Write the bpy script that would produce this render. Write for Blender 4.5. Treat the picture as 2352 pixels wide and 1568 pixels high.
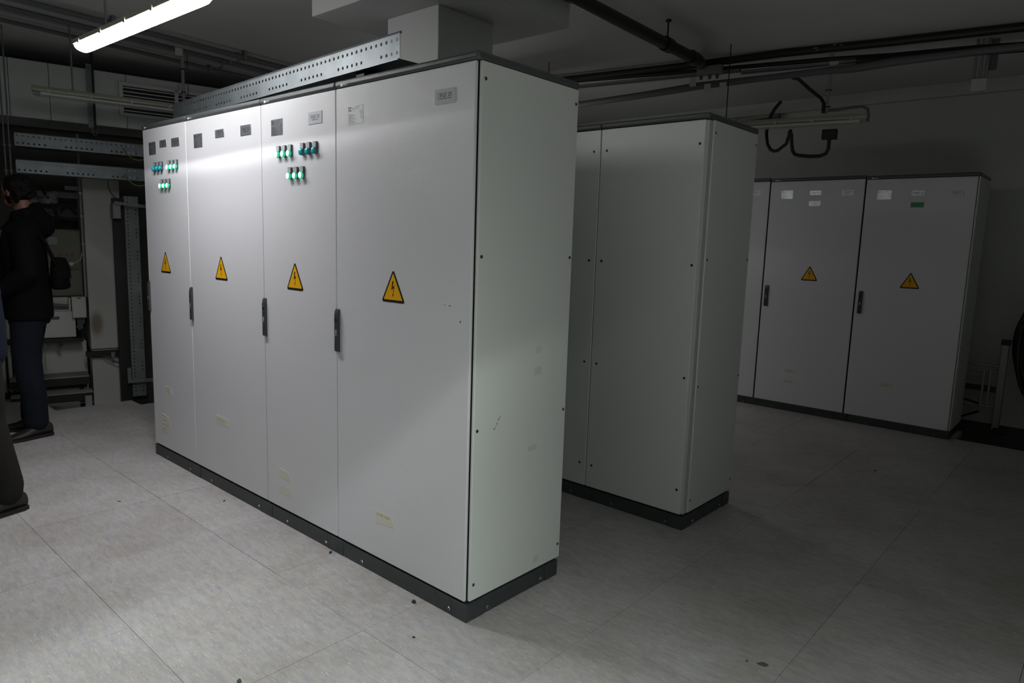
import bpy, bmesh, math, random
from mathutils import Vector, Matrix
random.seed(7)
for o in list(bpy.data.objects): bpy.data.objects.remove(o)
C = bpy.context.collection
PI = math.pi
S = bpy.context.scene

# ------------------------------------------------------------------ camera
def make_camera():
    yaw, pitch, roll = -0.7237, -0.1412, 0.0316
    cy, sy, cp, sp = math.cos(yaw), math.sin(yaw), math.cos(pitch), math.sin(pitch)
    f = Vector((sy*cp, cy*cp, sp)); r = Vector((cy, -sy, 0)); u = r.cross(f)
    cr, sr = math.cos(roll), math.sin(roll)
    r2 = cr*r + sr*u; u2 = -sr*r + cr*u
    cam = bpy.data.cameras.new('camera'); o = bpy.data.objects.new('camera', cam); C.objects.link(o)
    m = Matrix((r2, u2, -f)).transposed().to_4x4(); m.translation = (1.761, -1.775, 1.464)
    o.matrix_world = m
    cam.sensor_width = 36.0; cam.lens = 1585.0/2352*36; cam.clip_start = 0.05
    S.camera = o
make_camera()

# ------------------------------------------------------------------ world and exposure
w = bpy.data.worlds.new('world'); S.world = w; w.use_nodes = True
w.node_tree.nodes['Background'].inputs[0].default_value = (0.8, 0.9, 1, 1)
w.node_tree.nodes['Background'].inputs[1].default_value = 0.0
S.view_settings.view_transform = 'Standard'; S.view_settings.look = 'None'
S.view_settings.gamma = 1; S.view_settings.use_curve_mapping = False
S.view_settings.exposure = 0.0

# ------------------------------------------------------------------ tube lights (the light each lamp's clear cover throws: a fan with a bright line at its cut-off)
def tube_light(name, loc, rotz, length, watts, col, axis_pow=1.6, edge=47, peak=1.6, width=0.09, above=0.75, down=2.0):
    """strip light hanging at loc, its axis turned rotz about z; photometric curve across the axis as nodes"""
    l = bpy.data.lights.new(name, 'AREA'); l.shape = 'RECTANGLE'; l.size = length; l.size_y = 0.02
    l.energy = watts; l.color = col
    o = bpy.data.objects.new(name, l); C.objects.link(o); o.location = loc; o.rotation_euler = (0, 0, rotz)
    l.use_nodes = True; nt = l.node_tree; N = nt.nodes; em = N['Emission']
    geo = N.new('ShaderNodeNewGeometry')
    h = (-math.sin(rotz), math.cos(rotz), 0)
    def math_(op, a, b=None, c=None):
        n = N.new('ShaderNodeMath'); n.operation = op
        for k, v in enumerate((a, b, c)):
            if v is None: continue
            if isinstance(v, (int, float)): n.inputs[k].default_value = v
            else: nt.links.new(v, n.inputs[k])
        return n.outputs[0]
    dot = N.new('ShaderNodeVectorMath'); dot.operation = 'DOT_PRODUCT'; dot.inputs[1].default_value = h
    nt.links.new(geo.outputs['Incoming'], dot.inputs[0])
    sep = N.new('ShaderNodeSeparateXYZ'); nt.links.new(geo.outputs['Incoming'], sep.inputs[0])
    a = math_('ABSOLUTE', dot.outputs['Value']); z = math_('MAXIMUM', math_('ABSOLUTE', sep.outputs[2]), 0.001)
    phi = math_('ARCTAN2', a, z)
    e = math.radians(edge)
    # sharp outer edge, soft inner fall-off
    d = math_('SUBTRACT', phi, e)
    outer = math_('LESS_THAN', 0.0, d)
    wsel = math_('ADD', math_('MULTIPLY', outer, width*0.30-width), width)
    g = math_('DIVIDE', d, wsel); g = math_('EXPONENT', math_('MULTIPLY', math_('MULTIPLY', g, g), -1.0))
    ss = N.new('ShaderNodeMapRange'); ss.interpolation_type = 'SMOOTHSTEP'
    ss.inputs['From Min'].default_value = e-width*0.5; ss.inputs['From Max'].default_value = e+width*0.5
    ss.inputs['To Min'].default_value = 1.0; ss.inputs['To Max'].default_value = above
    nt.links.new(phi, ss.inputs['Value'])
    ax = N.new('ShaderNodeVectorMath'); ax.operation = 'DOT_PRODUCT'; ax.inputs[1].default_value = (math.cos(rotz), math.sin(rotz), 0)
    nt.links.new(geo.outputs['Incoming'], ax.inputs[0])
    fall = math_('SUBTRACT', 1.0, math_('MULTIPLY', ax.outputs['Value'], ax.outputs['Value']))
    dn = math_('POWER', math_('COSINE', phi), down)
    tot = math_('MULTIPLY', math_('ADD', math_('MULTIPLY', ss.outputs[0], dn), math_('MULTIPLY', g, peak)), math_('POWER', fall, axis_pow))
    nt.links.new(tot, em.inputs['Strength'])
    return o
LAMP_ON = ((-1.845, -0.452, 2.372), math.radians(1.6))
LAMP_NEAR = ((2.04, -1.50, 2.372), math.radians(104))
LAMP_AISLE = ((-2.45, 3.0, 2.372), math.radians(-1))
tube_light('strip_light_on', LAMP_ON[0], LAMP_ON[1], 1.25, 22, (0.97, 0.955, 1.0), edge=41.5, peak=0.55, width=0.055, above=0.85, down=4.0, axis_pow=0.35)
tube_light('strip_light_near', LAMP_NEAR[0], LAMP_NEAR[1], 1.15, 255, (0.93, 1.0, 0.975), edge=48.7, peak=0.46, width=0.085, above=0.92, down=1.0, axis_pow=3.1)
tube_light('strip_light_aisle', LAMP_AISLE[0], LAMP_AISLE[1], 1.15, 16, (1.0, 0.97, 0.95), edge=61, peak=0.2, width=0.12, above=0.5, down=0.5)

# ------------------------------------------------------------------ materials
def srgb(h):
    h = h.lstrip('#'); v = [int(h[i:i+2], 16)/255 for i in (0, 2, 4)]
    return tuple(((c/12.92) if c <= 0.04045 else ((c+0.055)/1.055)**2.4) for c in v) + (1,)
M = {}
def mat(name, col, rough=0.5, metal=0.0, bump=0.0, bscale=400.0, vary=0.0, vscale=3.0, emit=0.0, spec=0.5, trans=0.0, alpha=1.0, coat=0.0):
    m = bpy.data.materials.new(name); m.use_nodes = True; nt = m.node_tree; b = nt.nodes['Principled BSDF']
    c = srgb(col) if isinstance(col, str) else tuple(col)+((1,) if len(col) == 3 else ())
    b.inputs['Base Color'].default_value = c; b.inputs['Roughness'].default_value = rough
    b.inputs['Metallic'].default_value = metal; b.inputs['Specular IOR Level'].default_value = spec
    b.inputs['Transmission Weight'].default_value = trans; b.inputs['Alpha'].default_value = alpha
    b.inputs['Coat Weight'].default_value = coat
    if emit:
        b.inputs['Emission Color'].default_value = c; b.inputs['Emission Strength'].default_value = emit
    tc = nt.nodes.new('ShaderNodeTexCoord')
    if bump:
        n = nt.nodes.new('ShaderNodeTexNoise'); n.inputs['Scale'].default_value = bscale; n.inputs['Detail'].default_value = 2
        nt.links.new(tc.outputs['Object'], n.inputs['Vector'])
        bp = nt.nodes.new('ShaderNodeBump'); bp.inputs['Strength'].default_value = bump; bp.inputs['Distance'].default_value = 0.002
        nt.links.new(n.outputs['Fac'], bp.inputs['Height']); nt.links.new(bp.outputs['Normal'], b.inputs['Normal'])
    if vary:
        n = nt.nodes.new('ShaderNodeTexNoise'); n.inputs['Scale'].default_value = vscale; n.inputs['Detail'].default_value = 5
        nt.links.new(tc.outputs['Object'], n.inputs['Vector'])
        mr = nt.nodes.new('ShaderNodeMapRange'); mr.inputs['From Min'].default_value = 0.3; mr.inputs['From Max'].default_value = 0.7
        mr.inputs['To Min'].default_value = 1-vary; mr.inputs['To Max'].default_value = 1+vary
        nt.links.new(n.outputs['Fac'], mr.inputs['Value'])
        mx = nt.nodes.new('ShaderNodeVectorMath'); mx.operation = 'SCALE'; mx.inputs[0].default_value = c[:3]
        nt.links.new(mr.outputs[0], mx.inputs['Scale']); nt.links.new(mx.outputs[0], b.inputs['Base Color'])
    M[name] = m
    return m
mat('door_paint', '#d5d5d8', 0.33, bump=0.6, bscale=560, spec=0.8)
mat('panel_paint', '#d0d4d0', 0.40, bump=0.12, bscale=560)
mat('frame_paint', '#b7bab6', 0.45)
mat('lid_paint', '#4c4f51', 0.30, bump=0.4, bscale=600)
mat('plinth_paint', '#393c3e', 0.5, bump=0.15, vary=0.12, vscale=14)
mat('gasket', '#1c1e1f', 0.7)
mat('handle_plastic', '#3a3c3e', 0.42)
mat('black', '#0c0c0c', 0.6)
mat('sign_black', '#141412', 0.5)
mat('sign_yellow', '#e6a90c', 0.45)
mat('white_print', '#f4f4f6', 0.32)
mat('plate_metal', '#c4c8cc', 0.28, metal=0.85)
mat('plate_metal_lit', '#c6cace', 0.32, metal=0.12)  # same metal plates where they mirror the lamp, reflection put into a paler colour
mat('print_black', '#17181a', 0.6)
mat('green_plate', '#4f9a74', 0.5)
mat('screw_metal', '#6c6e70', 0.4, metal=0.8)
mat('screw_dark', '#2c2e2f', 0.5, metal=0.4)
mat('bolt_zinc', '#a0a2a4', 0.32, metal=0.9)
mat('tape_paper', '#d0cdbd', 0.8)
mat('tape_faint', '#c6c4ba', 0.8)
mat('ink', '#3c3a3a', 0.7)
mat('lens_lit', (0.45, 1.0, 0.75), 0.3, emit=1.6)
mat('lens_rim_lit', (0.02, 0.55, 0.28), 0.3, emit=0.55)
mat('lens_blue', '#1fb3c0', 0.22, coat=0.4)
mat('lens_blue_rim', '#127782', 0.3)
mat('label_holder', '#4b4c4e', 0.4)
mat('galvanised', '#757b7e', 0.45, metal=0.65, vary=0.16, vscale=9)
mat('galvanised_dull', '#7d8182', 0.55, metal=0.5, vary=0.15, vscale=9)
mat('plaster', '#b9bbb9', 0.85, bump=0.2, bscale=30, vary=0.05, vscale=1.2)
mat('ceiling_plaster', '#cfd0cd', 0.9, bump=0.2, bscale=25, vary=0.05, vscale=0.9)
mat('wall_plaster', '#b9bbb5', 0.9, bump=0.25, bscale=25, vary=0.08, vscale=1.5)
mat('pit_concrete', '#2c2b28', 0.95, bump=0.4, bscale=20, vary=0.2, vscale=4)
mat('dark_wall', '#4c4d49', 0.9, bump=0.3, bscale=20, vary=0.15, vscale=3)
mat('duct_metal', '#c3c8c6', 0.5, metal=0.1, vary=0.06, vscale=5)
mat('grille_paint', '#c9ccca', 0.5)
mat('lamp_body', '#a9a99a', 0.5)
mat('lamp_glow', (1, 1, 1), 0.4, emit=32.0)
mat('lamp_glow_dim', (1, 1, 1), 0.4, emit=16.0)
mat('lamp_clear', '#dfe6e4', 0.12, trans=0.9, alpha=0.45)
mat('lamp_tube', '#e8e8e4', 0.35)
mat('pipe_dark', '#26261f', 0.5, bump=0.2, bscale=60, vary=0.1, vscale=8)
mat('pipe_flake', '#8b8b86', 0.7)
mat('cable_black', '#151515', 0.55)
mat('cable_grey', '#5d5f60', 0.6)
mat('conduit_grey', '#8a8c8b', 0.55)
mat('wire_green', '#8d9132', 0.5)
mat('paper_tag', '#bdbcb3', 0.8)
mat('olive_paint', '#696c5c', 0.6, vary=0.05)
mat('box_white', '#b9bab4', 0.55, vary=0.04)
mat('red_label', '#9c1c1c', 0.6)
mat('plastic_film', '#c8cacb', 0.2, trans=0.5, alpha=0.5, bump=1.0, bscale=25)
mat('steel_black', '#1a1a19', 0.6, vary=0.2, vscale=10)
mat('step_board', '#7d7c74', 0.8, vary=0.08, vscale=6)
mat('skin', '#6f4d3d', 0.55)
mat('hair', '#070605', 0.75, bump=0.8, bscale=160, spec=0.2)
mat('jacket_black', '#050506', 0.9, spec=0.15, bump=0.6, bscale=28)
mat('jacket_navy', '#0e1322', 0.85, spec=0.2, bump=0.5, bscale=25)
mat('jeans', '#11161f', 0.9, spec=0.2, bump=0.7, bscale=30, vary=0.3, vscale=5)
mat('trousers', '#1c1b17', 0.9, spec=0.2, bump=0.6, bscale=30)
mat('shoe_leather', '#1e1b19', 0.55, bump=0.3, bscale=60)
mat('shoe_sole', '#14110f', 0.8)
mat('bag_fabric', '#050505', 0.9, spec=0.15, bump=0.5, bscale=60)
mat('cord_white', '#b9b6ac', 0.7)
mat('alu_rack', '#8b8c88', 0.45, metal=0.5)
mat('debris_brown', '#6a4b24', 0.9)
mat('debris_dark', '#2e2d2c', 0.9)
mat('debris_white', '#dcdcd6', 0.8)
mat('debris_green', '#274a2a', 0.8)
mat('debris_yellow', '#c7b42c', 0.8)
mat('mud', '#565144', 0.9)

def lino():
    m = bpy.data.materials.new('linoleum'); m.use_nodes = True; nt = m.node_tree; N = nt.nodes; b = N['Principled BSDF']
    g = N.new('ShaderNodeNewGeometry')
    def noise(sx, sy, scale, det=3, rough=0.55):
        mp = N.new('ShaderNodeMapping'); mp.inputs['Scale'].default_value = (sx, sy, 1)
        mp.inputs['Rotation'].default_value = (0, 0, 0.10)
        nt.links.new(g.outputs['Position'], mp.inputs['Vector'])
        n = N.new('ShaderNodeTexNoise'); n.inputs['Scale'].default_value = scale; n.inputs['Detail'].default_value = det
        n.inputs['Roughness'].default_value = rough
        nt.links.new(mp.outputs[0], n.inputs['Vector']); return n.outputs['Fac']
    def ramp(src, stops):
        r = N.new('ShaderNodeValToRGB'); e = r.color_ramp.elements
        e[0].position, e[0].color = stops[0][0], stops[0][1]; e[1].position, e[1].color = stops[-1][0], stops[-1][1]
        for p, c in stops[1:-1]:
            x = e.new(p); x.color = c
        nt.links.new(src, r.inputs[0]); return r.outputs[0]
    def mix(a, bb, f, blend='MIX'):
        x = N.new('ShaderNodeMix'); x.data_type = 'RGBA'; x.blend_type = blend
        nt.links.new(a, x.inputs[6])
        if isinstance(bb, tuple): x.inputs[7].default_value = bb
        else: nt.links.new(bb, x.inputs[7])
        if isinstance(f, float): x.inputs[0].default_value = f
        else: nt.links.new(f, x.inputs[0])
        return x.outputs[2]
    W0, W1 = (0, 0, 0, 1), (1, 1, 1, 1)
    base = ramp(noise(3, 9, 4, 5, 0.7), [(0.30, srgb('#9c9997')), (0.5, srgb('#a7a4a2')), (0.7, srgb('#b0aead'))])
    light = ramp(noise(5, 38, 5.5, 3, 0.6), [(0.60, W0), (0.68, W1)])
    blue = ramp(noise(4, 20, 2.4, 4, 0.62), [(0.50, W0), (0.66, W1)])
    dark = ramp(noise(6, 36, 4.8, 3, 0.6), [(0.62, W0), (0.70, W1)])
    c = mix(base, srgb('#8f93a0'), mix(blue, (0, 0, 0, 1), 0.45))
    c = mix(c, srgb('#d2d1d0'), mix(light, (0, 0, 0, 1), 0.30))
    c = mix(c, srgb('#6e6a68'), mix(dark, (0, 0, 0, 1), 0.45))
    dirt = ramp(noise(1, 1, 1.6, 6, 0.65), [(0.35, srgb('#e8e5e0')), (0.6, W1)])
    c = mix(c, dirt, 1.0, 'MULTIPLY')
    oi = N.new('ShaderNodeObjectInfo')
    tone = ramp(oi.outputs['Random'], [(0.0, srgb('#f6f6f6')), (1.0, W1)])
    c = mix(c, tone, 1.0, 'MULTIPLY')
    nt.links.new(c, b.inputs['Base Color'])
    rr = N.new('ShaderNodeMapRange'); rr.inputs['To Min'].default_value = 0.42; rr.inputs['To Max'].default_value = 0.62
    nt.links.new(noise(2, 2, 3, 4), rr.inputs['Value']); nt.links.new(rr.outputs[0], b.inputs['Roughness'])
    bp = N.new('ShaderNodeBump'); bp.inputs['Strength'].default_value = 0.08; bp.inputs['Distance'].default_value = 0.002
    nt.links.new(noise(1, 1, 90, 2), bp.inputs['Height']); nt.links.new(bp.outputs[0], b.inputs['Normal'])
    M['lino'] = m
lino()
def stained_plaster():
    """white wall paint with a brown water stain of its own shape (object coordinates)"""
    m = M['wall_plaster'].copy(); m.name = 'stained_plaster'; nt = m.node_tree; N = nt.nodes; b = N['Principled BSDF']
    src = b.inputs['Base Color'].links[0].from_socket
    tc = N.new('ShaderNodeTexCoord'); mp = N.new('ShaderNodeMapping'); mp.vector_type = 'POINT'
    mp.inputs['Location'].default_value = (-0.055*13, 0, -0.615*6); mp.inputs['Scale'].default_value = (13, 0, 6)
    nt.links.new(tc.outputs['Object'], mp.inputs[0])
    ln = N.new('ShaderNodeVectorMath'); ln.operation = 'LENGTH'; nt.links.new(mp.outputs[0], ln.inputs[0])
    r = N.new('ShaderNodeMapRange'); r.interpolation_type = 'SMOOTHSTEP'
    r.inputs['From Min'].default_value = 0.25; r.inputs['From Max'].default_value = 1.0; r.inputs['To Min'].default_value = 0.75; r.inputs['To Max'].default_value = 0
    nt.links.new(ln.outputs['Value'], r.inputs[0])
    x = N.new('ShaderNodeMix'); x.data_type = 'RGBA'; nt.links.new(r.outputs[0], x.inputs[0]); nt.links.new(src, x.inputs[6]); x.inputs[7].default_value = srgb('#6d5638')
    nt.links.new(x.outputs[2], b.inputs['Base Color']); M['stained_plaster'] = m
stained_plaster()

# ------------------------------------------------------------------ mesh helpers
class MB:
    def __init__(s): s.v = []; s.f = []; s.m = []
    def add(s, vs, fs, mi=0):
        n = len(s.v); s.v += [tuple(v) for v in vs]; s.f += [tuple(i+n for i in f) for f in fs]; s.m += [mi]*len(fs)
    def box(s, x0, x1, y0, y1, z0, z1, mi=0):
        s.add([(x0,y0,z0),(x1,y0,z0),(x1,y1,z0),(x0,y1,z0),(x0,y0,z1),(x1,y0,z1),(x1,y1,z1),(x0,y1,z1)],
              [(3,2,1,0),(4,5,6,7),(0,1,5,4),(1,2,6,5),(2,3,7,6),(3,0,4,7)], mi); return s
    def prism(s, pts, y0, y1, mi=0):
        """polygon in xz (counter-clockwise seen from -y), from y0 (front) to y1 (back)"""
        n = len(pts)
        vs = [(p[0], y0, p[1]) for p in pts]+[(p[0], y1, p[1]) for p in pts]
        fs = [tuple(range(n)), tuple(range(2*n-1, n-1, -1))]+[(i, i+n, (i+1) % n+n, (i+1) % n) for i in range(n)]
        s.add(vs, fs, mi); return s
    def cyl(s, p0, p1, r0, r1=None, n=12, mi=0, caps=True):
        r1 = r0 if r1 is None else r1
        p0, p1 = Vector(p0), Vector(p1); d = (p1-p0).normalized()
        a = d.orthogonal().normalized(); b = d.cross(a)
        vs = []
        for p, r in ((p0, r0), (p1, r1)):
            vs += [p+(a*math.cos(2*PI*k/n)+b*math.sin(2*PI*k/n))*r for k in range(n)]
        fs = [(k, (k+1) % n, (k+1) % n+n, k+n) for k in range(n)]
        if caps: fs += [tuple(range(n-1, -1, -1)), tuple(range(n, 2*n))]
        s.add(vs, fs, mi); return s
    def tube(s, path, r, n=8, mi=0, radii=None):
        P = [Vector(p) for p in path]; vs = []; fs = []; a = None
        for i, p in enumerate(P):
            d = (P[min(i+1, len(P)-1)]-P[max(i-1, 0)]).normalized()
            if a is None: a = d.orthogonal().normalized()
            else: a = (a-d*a.dot(d)).normalized()
            b = d.cross(a); rr = radii[i] if radii else r
            vs += [p+(a*math.cos(2*PI*k/n)+b*math.sin(2*PI*k/n))*rr for k in range(n)]
            if i: fs += [((i-1)*n+k, (i-1)*n+(k+1) % n, i*n+(k+1) % n, i*n+k) for k in range(n)]
        fs += [tuple(range(n-1, -1, -1)), tuple(range((len(P)-1)*n, len(P)*n))]
        s.add(vs, fs, mi); return s
    def sphere(s, c, rx, ry=None, rz=None, nu=14, nv=10, mi=0):
        ry = rx if ry is None else ry; rz = rx if rz is None else rz
        vs = [(c[0], c[1], c[2]-rz)]
        for j in range(1, nv):
            t = PI*j/nv
            vs += [(c[0]+rx*math.sin(t)*math.cos(2*PI*k/nu), c[1]+ry*math.sin(t)*math.sin(2*PI*k/nu), c[2]-rz*math.cos(t)) for k in range(nu)]
        vs.append((c[0], c[1], c[2]+rz)); fs = [(0, 1+(k+1) % nu, 1+k) for k in range(nu)]
        for j in range(nv-2):
            a, b = 1+j*nu, 1+(j+1)*nu
            fs += [(a+k, a+(k+1) % nu, b+(k+1) % nu, b+k) for k in range(nu)]
        a = 1+(nv-2)*nu; fs += [(a+k, a+(k+1) % nu, len(vs)-1) for k in range(nu)]
        s.add(vs, fs, mi); return s
    def loft(s, rings, n=16, mi=0):
        vs = []; fs = []
        for (cx, cy, z, rx, ry) in rings:
            vs += [(cx+rx*math.cos(2*PI*k/n), cy+ry*math.sin(2*PI*k/n), z) for k in range(n)]
        for i in range(1, len(rings)):
            fs += [((i-1)*n+k, (i-1)*n+(k+1) % n, i*n+(k+1) % n, i*n+k) for k in range(n)]
        fs += [tuple(range(n-1, -1, -1)), tuple(range((len(rings)-1)*n, len(rings)*n))]
        s.add(vs, fs, mi); return s
    def build(s, name, mats, parent=None, loc=(0, 0, 0), rotz=0, bevel=0, seg=2, smooth=None, angle=35, rot=None):
        me = bpy.data.meshes.new(name); me.from_pydata(s.v, [], s.f); me.update()
        mats = mats if isinstance(mats, (list, tuple)) else [mats]
        for m in mats: me.materials.append(M[m])
        me.polygons.foreach_set('material_index', s.m)
        bm = bmesh.new(); bm.from_mesh(me); bmesh.ops.recalc_face_normals(bm, faces=bm.faces); bm.to_mesh(me); bm.free()
        if smooth is None: smooth = bevel > 0
        if smooth:
            me.polygons.foreach_set('use_smooth', [True]*len(me.polygons)); me.set_sharp_from_angle(angle=math.radians(angle))
        o = bpy.data.objects.new(name, me); C.objects.link(o); o.location = loc
        o.rotation_euler = rot if rot else (0, 0, rotz)
        if parent: o.parent = parent
        if bevel:
            b = o.modifiers.new('bevel', 'BEVEL'); b.width = bevel; b.segments = seg; b.limit_method = 'ANGLE'; b.angle_limit = math.radians(40)
        return o
def tag(o, label, cat, group=None):
    o['label'] = label; o['category'] = cat
    if group: o['group'] = group
    return o
def thing(name, label, cat, loc=(0, 0, 0), rotz=0, group=None):
    o = bpy.data.objects.new(name, None); C.objects.link(o); o.location = loc; o.rotation_euler = (0, 0, rotz); o.empty_display_size = 0.1
    return tag(o, label, cat, group)
def struct(o, label=None):
    o['kind'] = 'structure'
    if label: o['label'] = label
    return o
def copy_as(o, parent, loc):
    c = o.copy(); C.objects.link(c); c.parent = parent; c.location = loc; return c
def perforated(mb, x0, x1, z0, z1, y, rows, pitch, r, mi=0, skip=None):
    """sheet in the xz plane at y with real round holes in the given z rows"""
    n = max(1, int((x1-x0)/pitch)); p = (x1-x0)/n; rows = sorted(rows); h = pitch*0.5
    cuts = [z0]
    for zr in rows: cuts += [zr-h*0.9, zr+h*0.9]
    cuts.append(z1)
    for i in range(0, len(cuts)-1, 2):
        mb.add([(x0, y, cuts[i]), (x1, y, cuts[i]), (x1, y, cuts[i+1]), (x0, y, cuts[i+1])], [(0, 1, 2, 3)], mi)
    for ri, zr in enumerate(rows):
        for k in range(n):
            a, b = x0+k*p, x0+(k+1)*p; cx = (a+b)/2; zl, zh = zr-h*0.9, zr+h*0.9
            if skip and skip(ri, k):
                mb.add([(a, y, zl), (b, y, zl), (b, y, zh), (a, y, zh)], [(0, 1, 2, 3)], mi); continue
            c = [(a, y, zl), (b, y, zl), (b, y, zh), (a, y, zh)]
            o = [(cx+r*math.cos(PI*(0.25*j-0.75)), y, zr+r*math.sin(PI*(0.25*j-0.75))) for j in range(8)]
            mb.add(c+o, [(0, 1, 6, 5, 4), (1, 2, 8, 7, 6), (2, 3, 10, 9, 8), (3, 0, 4, 11, 10)], mi)
def solid(o, t):
    s = o.modifiers.new('sheet', 'SOLIDIFY'); s.thickness = t; s.offset = 0; return o
TXT = {}
def text_data(body, size):
    k = (body, size)
    if k not in TXT:
        c = bpy.data.curves.new('t', 'FONT'); c.body = body; c.size = size; c.align_x = 'LEFT'; c.resolution_u = 2
        o = bpy.data.objects.new('t', c); C.objects.link(o)
        me = bpy.data.meshes.new_from_object(o)
        TXT[k] = ([tuple(v.co) for v in me.vertices], [tuple(p.vertices) for p in me.polygons])
        bpy.data.objects.remove(o); bpy.data.curves.remove(c); bpy.data.meshes.remove(me)
    return TXT[k]
def text(mb, body, size, x, z, y, align='L', fit=None, mi=0, vertical=False):
    """lettering in the xz plane facing -y; fit = width to squeeze the line to"""
    vs, fs = text_data(body, size)
    if not vs: return
    x0 = min(v[0] for v in vs); x1 = max(v[0] for v in vs); k = 1.0
    if fit: k = fit/(x1-x0)
    wdt = (x1-x0)*k; off = {'L': 0, 'C': -wdt/2, 'R': -wdt}[align]
    pts = [((v[0]-x0)*k+off, v[1]) for v in vs]
    if vertical: pts = [(b, -a) for a, b in pts]
    mb.add([(x+a, y, z+b) for a, b in pts], fs, mi)

# ------------------------------------------------------------------ the setting
W0 = Vector((-5.25, 0.345, 0)); WA = math.radians(78)         # left wall: origin and turn of its local frame (x along it, -y out of it)
U = Vector((math.cos(WA), math.sin(WA), 0)); NN = Vector((math.sin(WA), -math.cos(WA), 0))
def L(s, d, z=0): p = W0+U*s+NN*d; return (p.x, p.y, z)
CEIL = 3.0
struct(MB().box(-7.5, 6.4, -8.2, 5.8, CEIL, CEIL+0.15).build('ceiling', 'ceiling_plaster'), 'grey plastered ceiling slab')
struct(MB().box(-7.5, 6.3, 5.6, 5.75, 0.0, CEIL).box(-7.5, 6.3, 5.6, 5.75, -0.4, 0.0, 1).build('wall_back', ['wall_plaster', 'dark_wall']), 'plastered back wall')
struct(MB().box(6.2, 6.35, -8.2, 5.6, -0.4, CEIL).build('wall_right', 'wall_plaster'), 'plastered wall to the right')
struct(MB().box(-7.5, 6.2, -8.2, -8.05, -0.4, CEIL).build('wall_front', 'wall_plaster'), 'plastered wall behind the viewer')
struct(MB().box(-8.5, 6.0, 0.62, 0.75, -0.4, CEIL).build('wall_left', 'dark_wall', loc=tuple(W0), rotz=WA), 'dark rough wall at the back of the left niche')
struct(MB().box(-7.5, 6.2, 5.55, 5.6, 2.88, CEIL).build('trim_1', 'wall_plaster', bevel=0.006), 'plain band under the ceiling on the back wall')
# raised floor: sub-floor slab with the tiles as parts
floor = bpy.data.objects.new('floor', None); C.objects.link(floor); struct(floor, 'raised floor of square marbled grey linoleum tiles')
MB().box(-7.5, 6.3, -8.2, 5.7, -0.42, -0.34).build('subfloor', 'pit_concrete', floor)
gx = [0.385+0.628*k for k in range(-8, 7)]; gy = [-0.305+0.5975*k for k in range(-8, 10)]
TW, TD, TH = 0.628-0.0016, 0.5975-0.0016, 0.034
tile0 = MB().box(-TW/2, TW/2, -TD/2, TD/2, -TH, 0)
tile_proto = None
def add_tile(x0, x1, y0, y1):
    global tile_proto
    full = abs(x1-x0-0.628) < 1e-3 and abs(y1-y0-0.5975) < 1e-3
    dz = -0.0004-random.random()*0.0010
    c = ((x0+x1)/2+random.uniform(-.0004, .0004), (y0+y1)/2+random.uniform(-.0004, .0004), dz)
    if full:
        if tile_proto is None:
            tile_proto = tile0.build('tile', 'lino', floor, c); return
        copy_as(tile_proto, floor, c)
    else:
        a, b = (x1-x0)/2-0.0008, (y1-y0)/2-0.0008
        MB().box(-a, a, -b, b, -TH, 0).build('tile', 'lino', floor, c)
for i in range(len(gx)-1):
    for j in range(len(gy)-1):
        x0, x1, y0, y1 = gx[i], gx[i+1], gy[j], gy[j+1]
        if j == len(gy)-2 and x1 > 0.4:
            if x0 < 0.5: add_tile(x0, 0.86, y0, y1); add_tile(0.86, x1, y0, 4.74)
            else: add_tile(x0, x1, y0, 4.74)
            continue
        if i == 0 and y0 > 0.2:
            if y0 < 0.5: add_tile(x0, x1, y0, 0.45); add_tile(-4.42, x1, 0.45, y1)
            else: add_tile(-4.42, x1, y0, y1)
            continue
        add_tile(x0, x1, y0, y1)
for j in range(len(gy)-1):
    y0, y1 = gy[j], gy[j+1]
    if y0 < -0.4: add_tile(gx[0]-0.628, gx[0], y0, y1)
add_tile(gx[0]-0.628, gx[0], gy[8], -0.12)
for i, x in enumerate(gx[:4]):
    for y in (gy[7], gy[8], gy[9]):
        if x > -4.7 and y < 0.5: MB().cyl((x+0.04, y, -0.34), (x+0.04, y, -0.04), 0.015, n=8).box(x, x+0.08, y-0.04, y+0.04, -0.044, -0.036).build('pedestal', 'galvanised_dull', floor)

# column with its capital
col = MB().box(-1.545, -1.118, 0.815, 1.235, -0.05, 2.70).build('column', 'plaster', bevel=0.004)
struct(col, 'square plastered concrete column behind the front row')
MB().box(-1.868, -0.810, 0.530, 1.546, 2.70, CEIL-0.001).build('capital', 'plaster', col, bevel=0.004)

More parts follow.
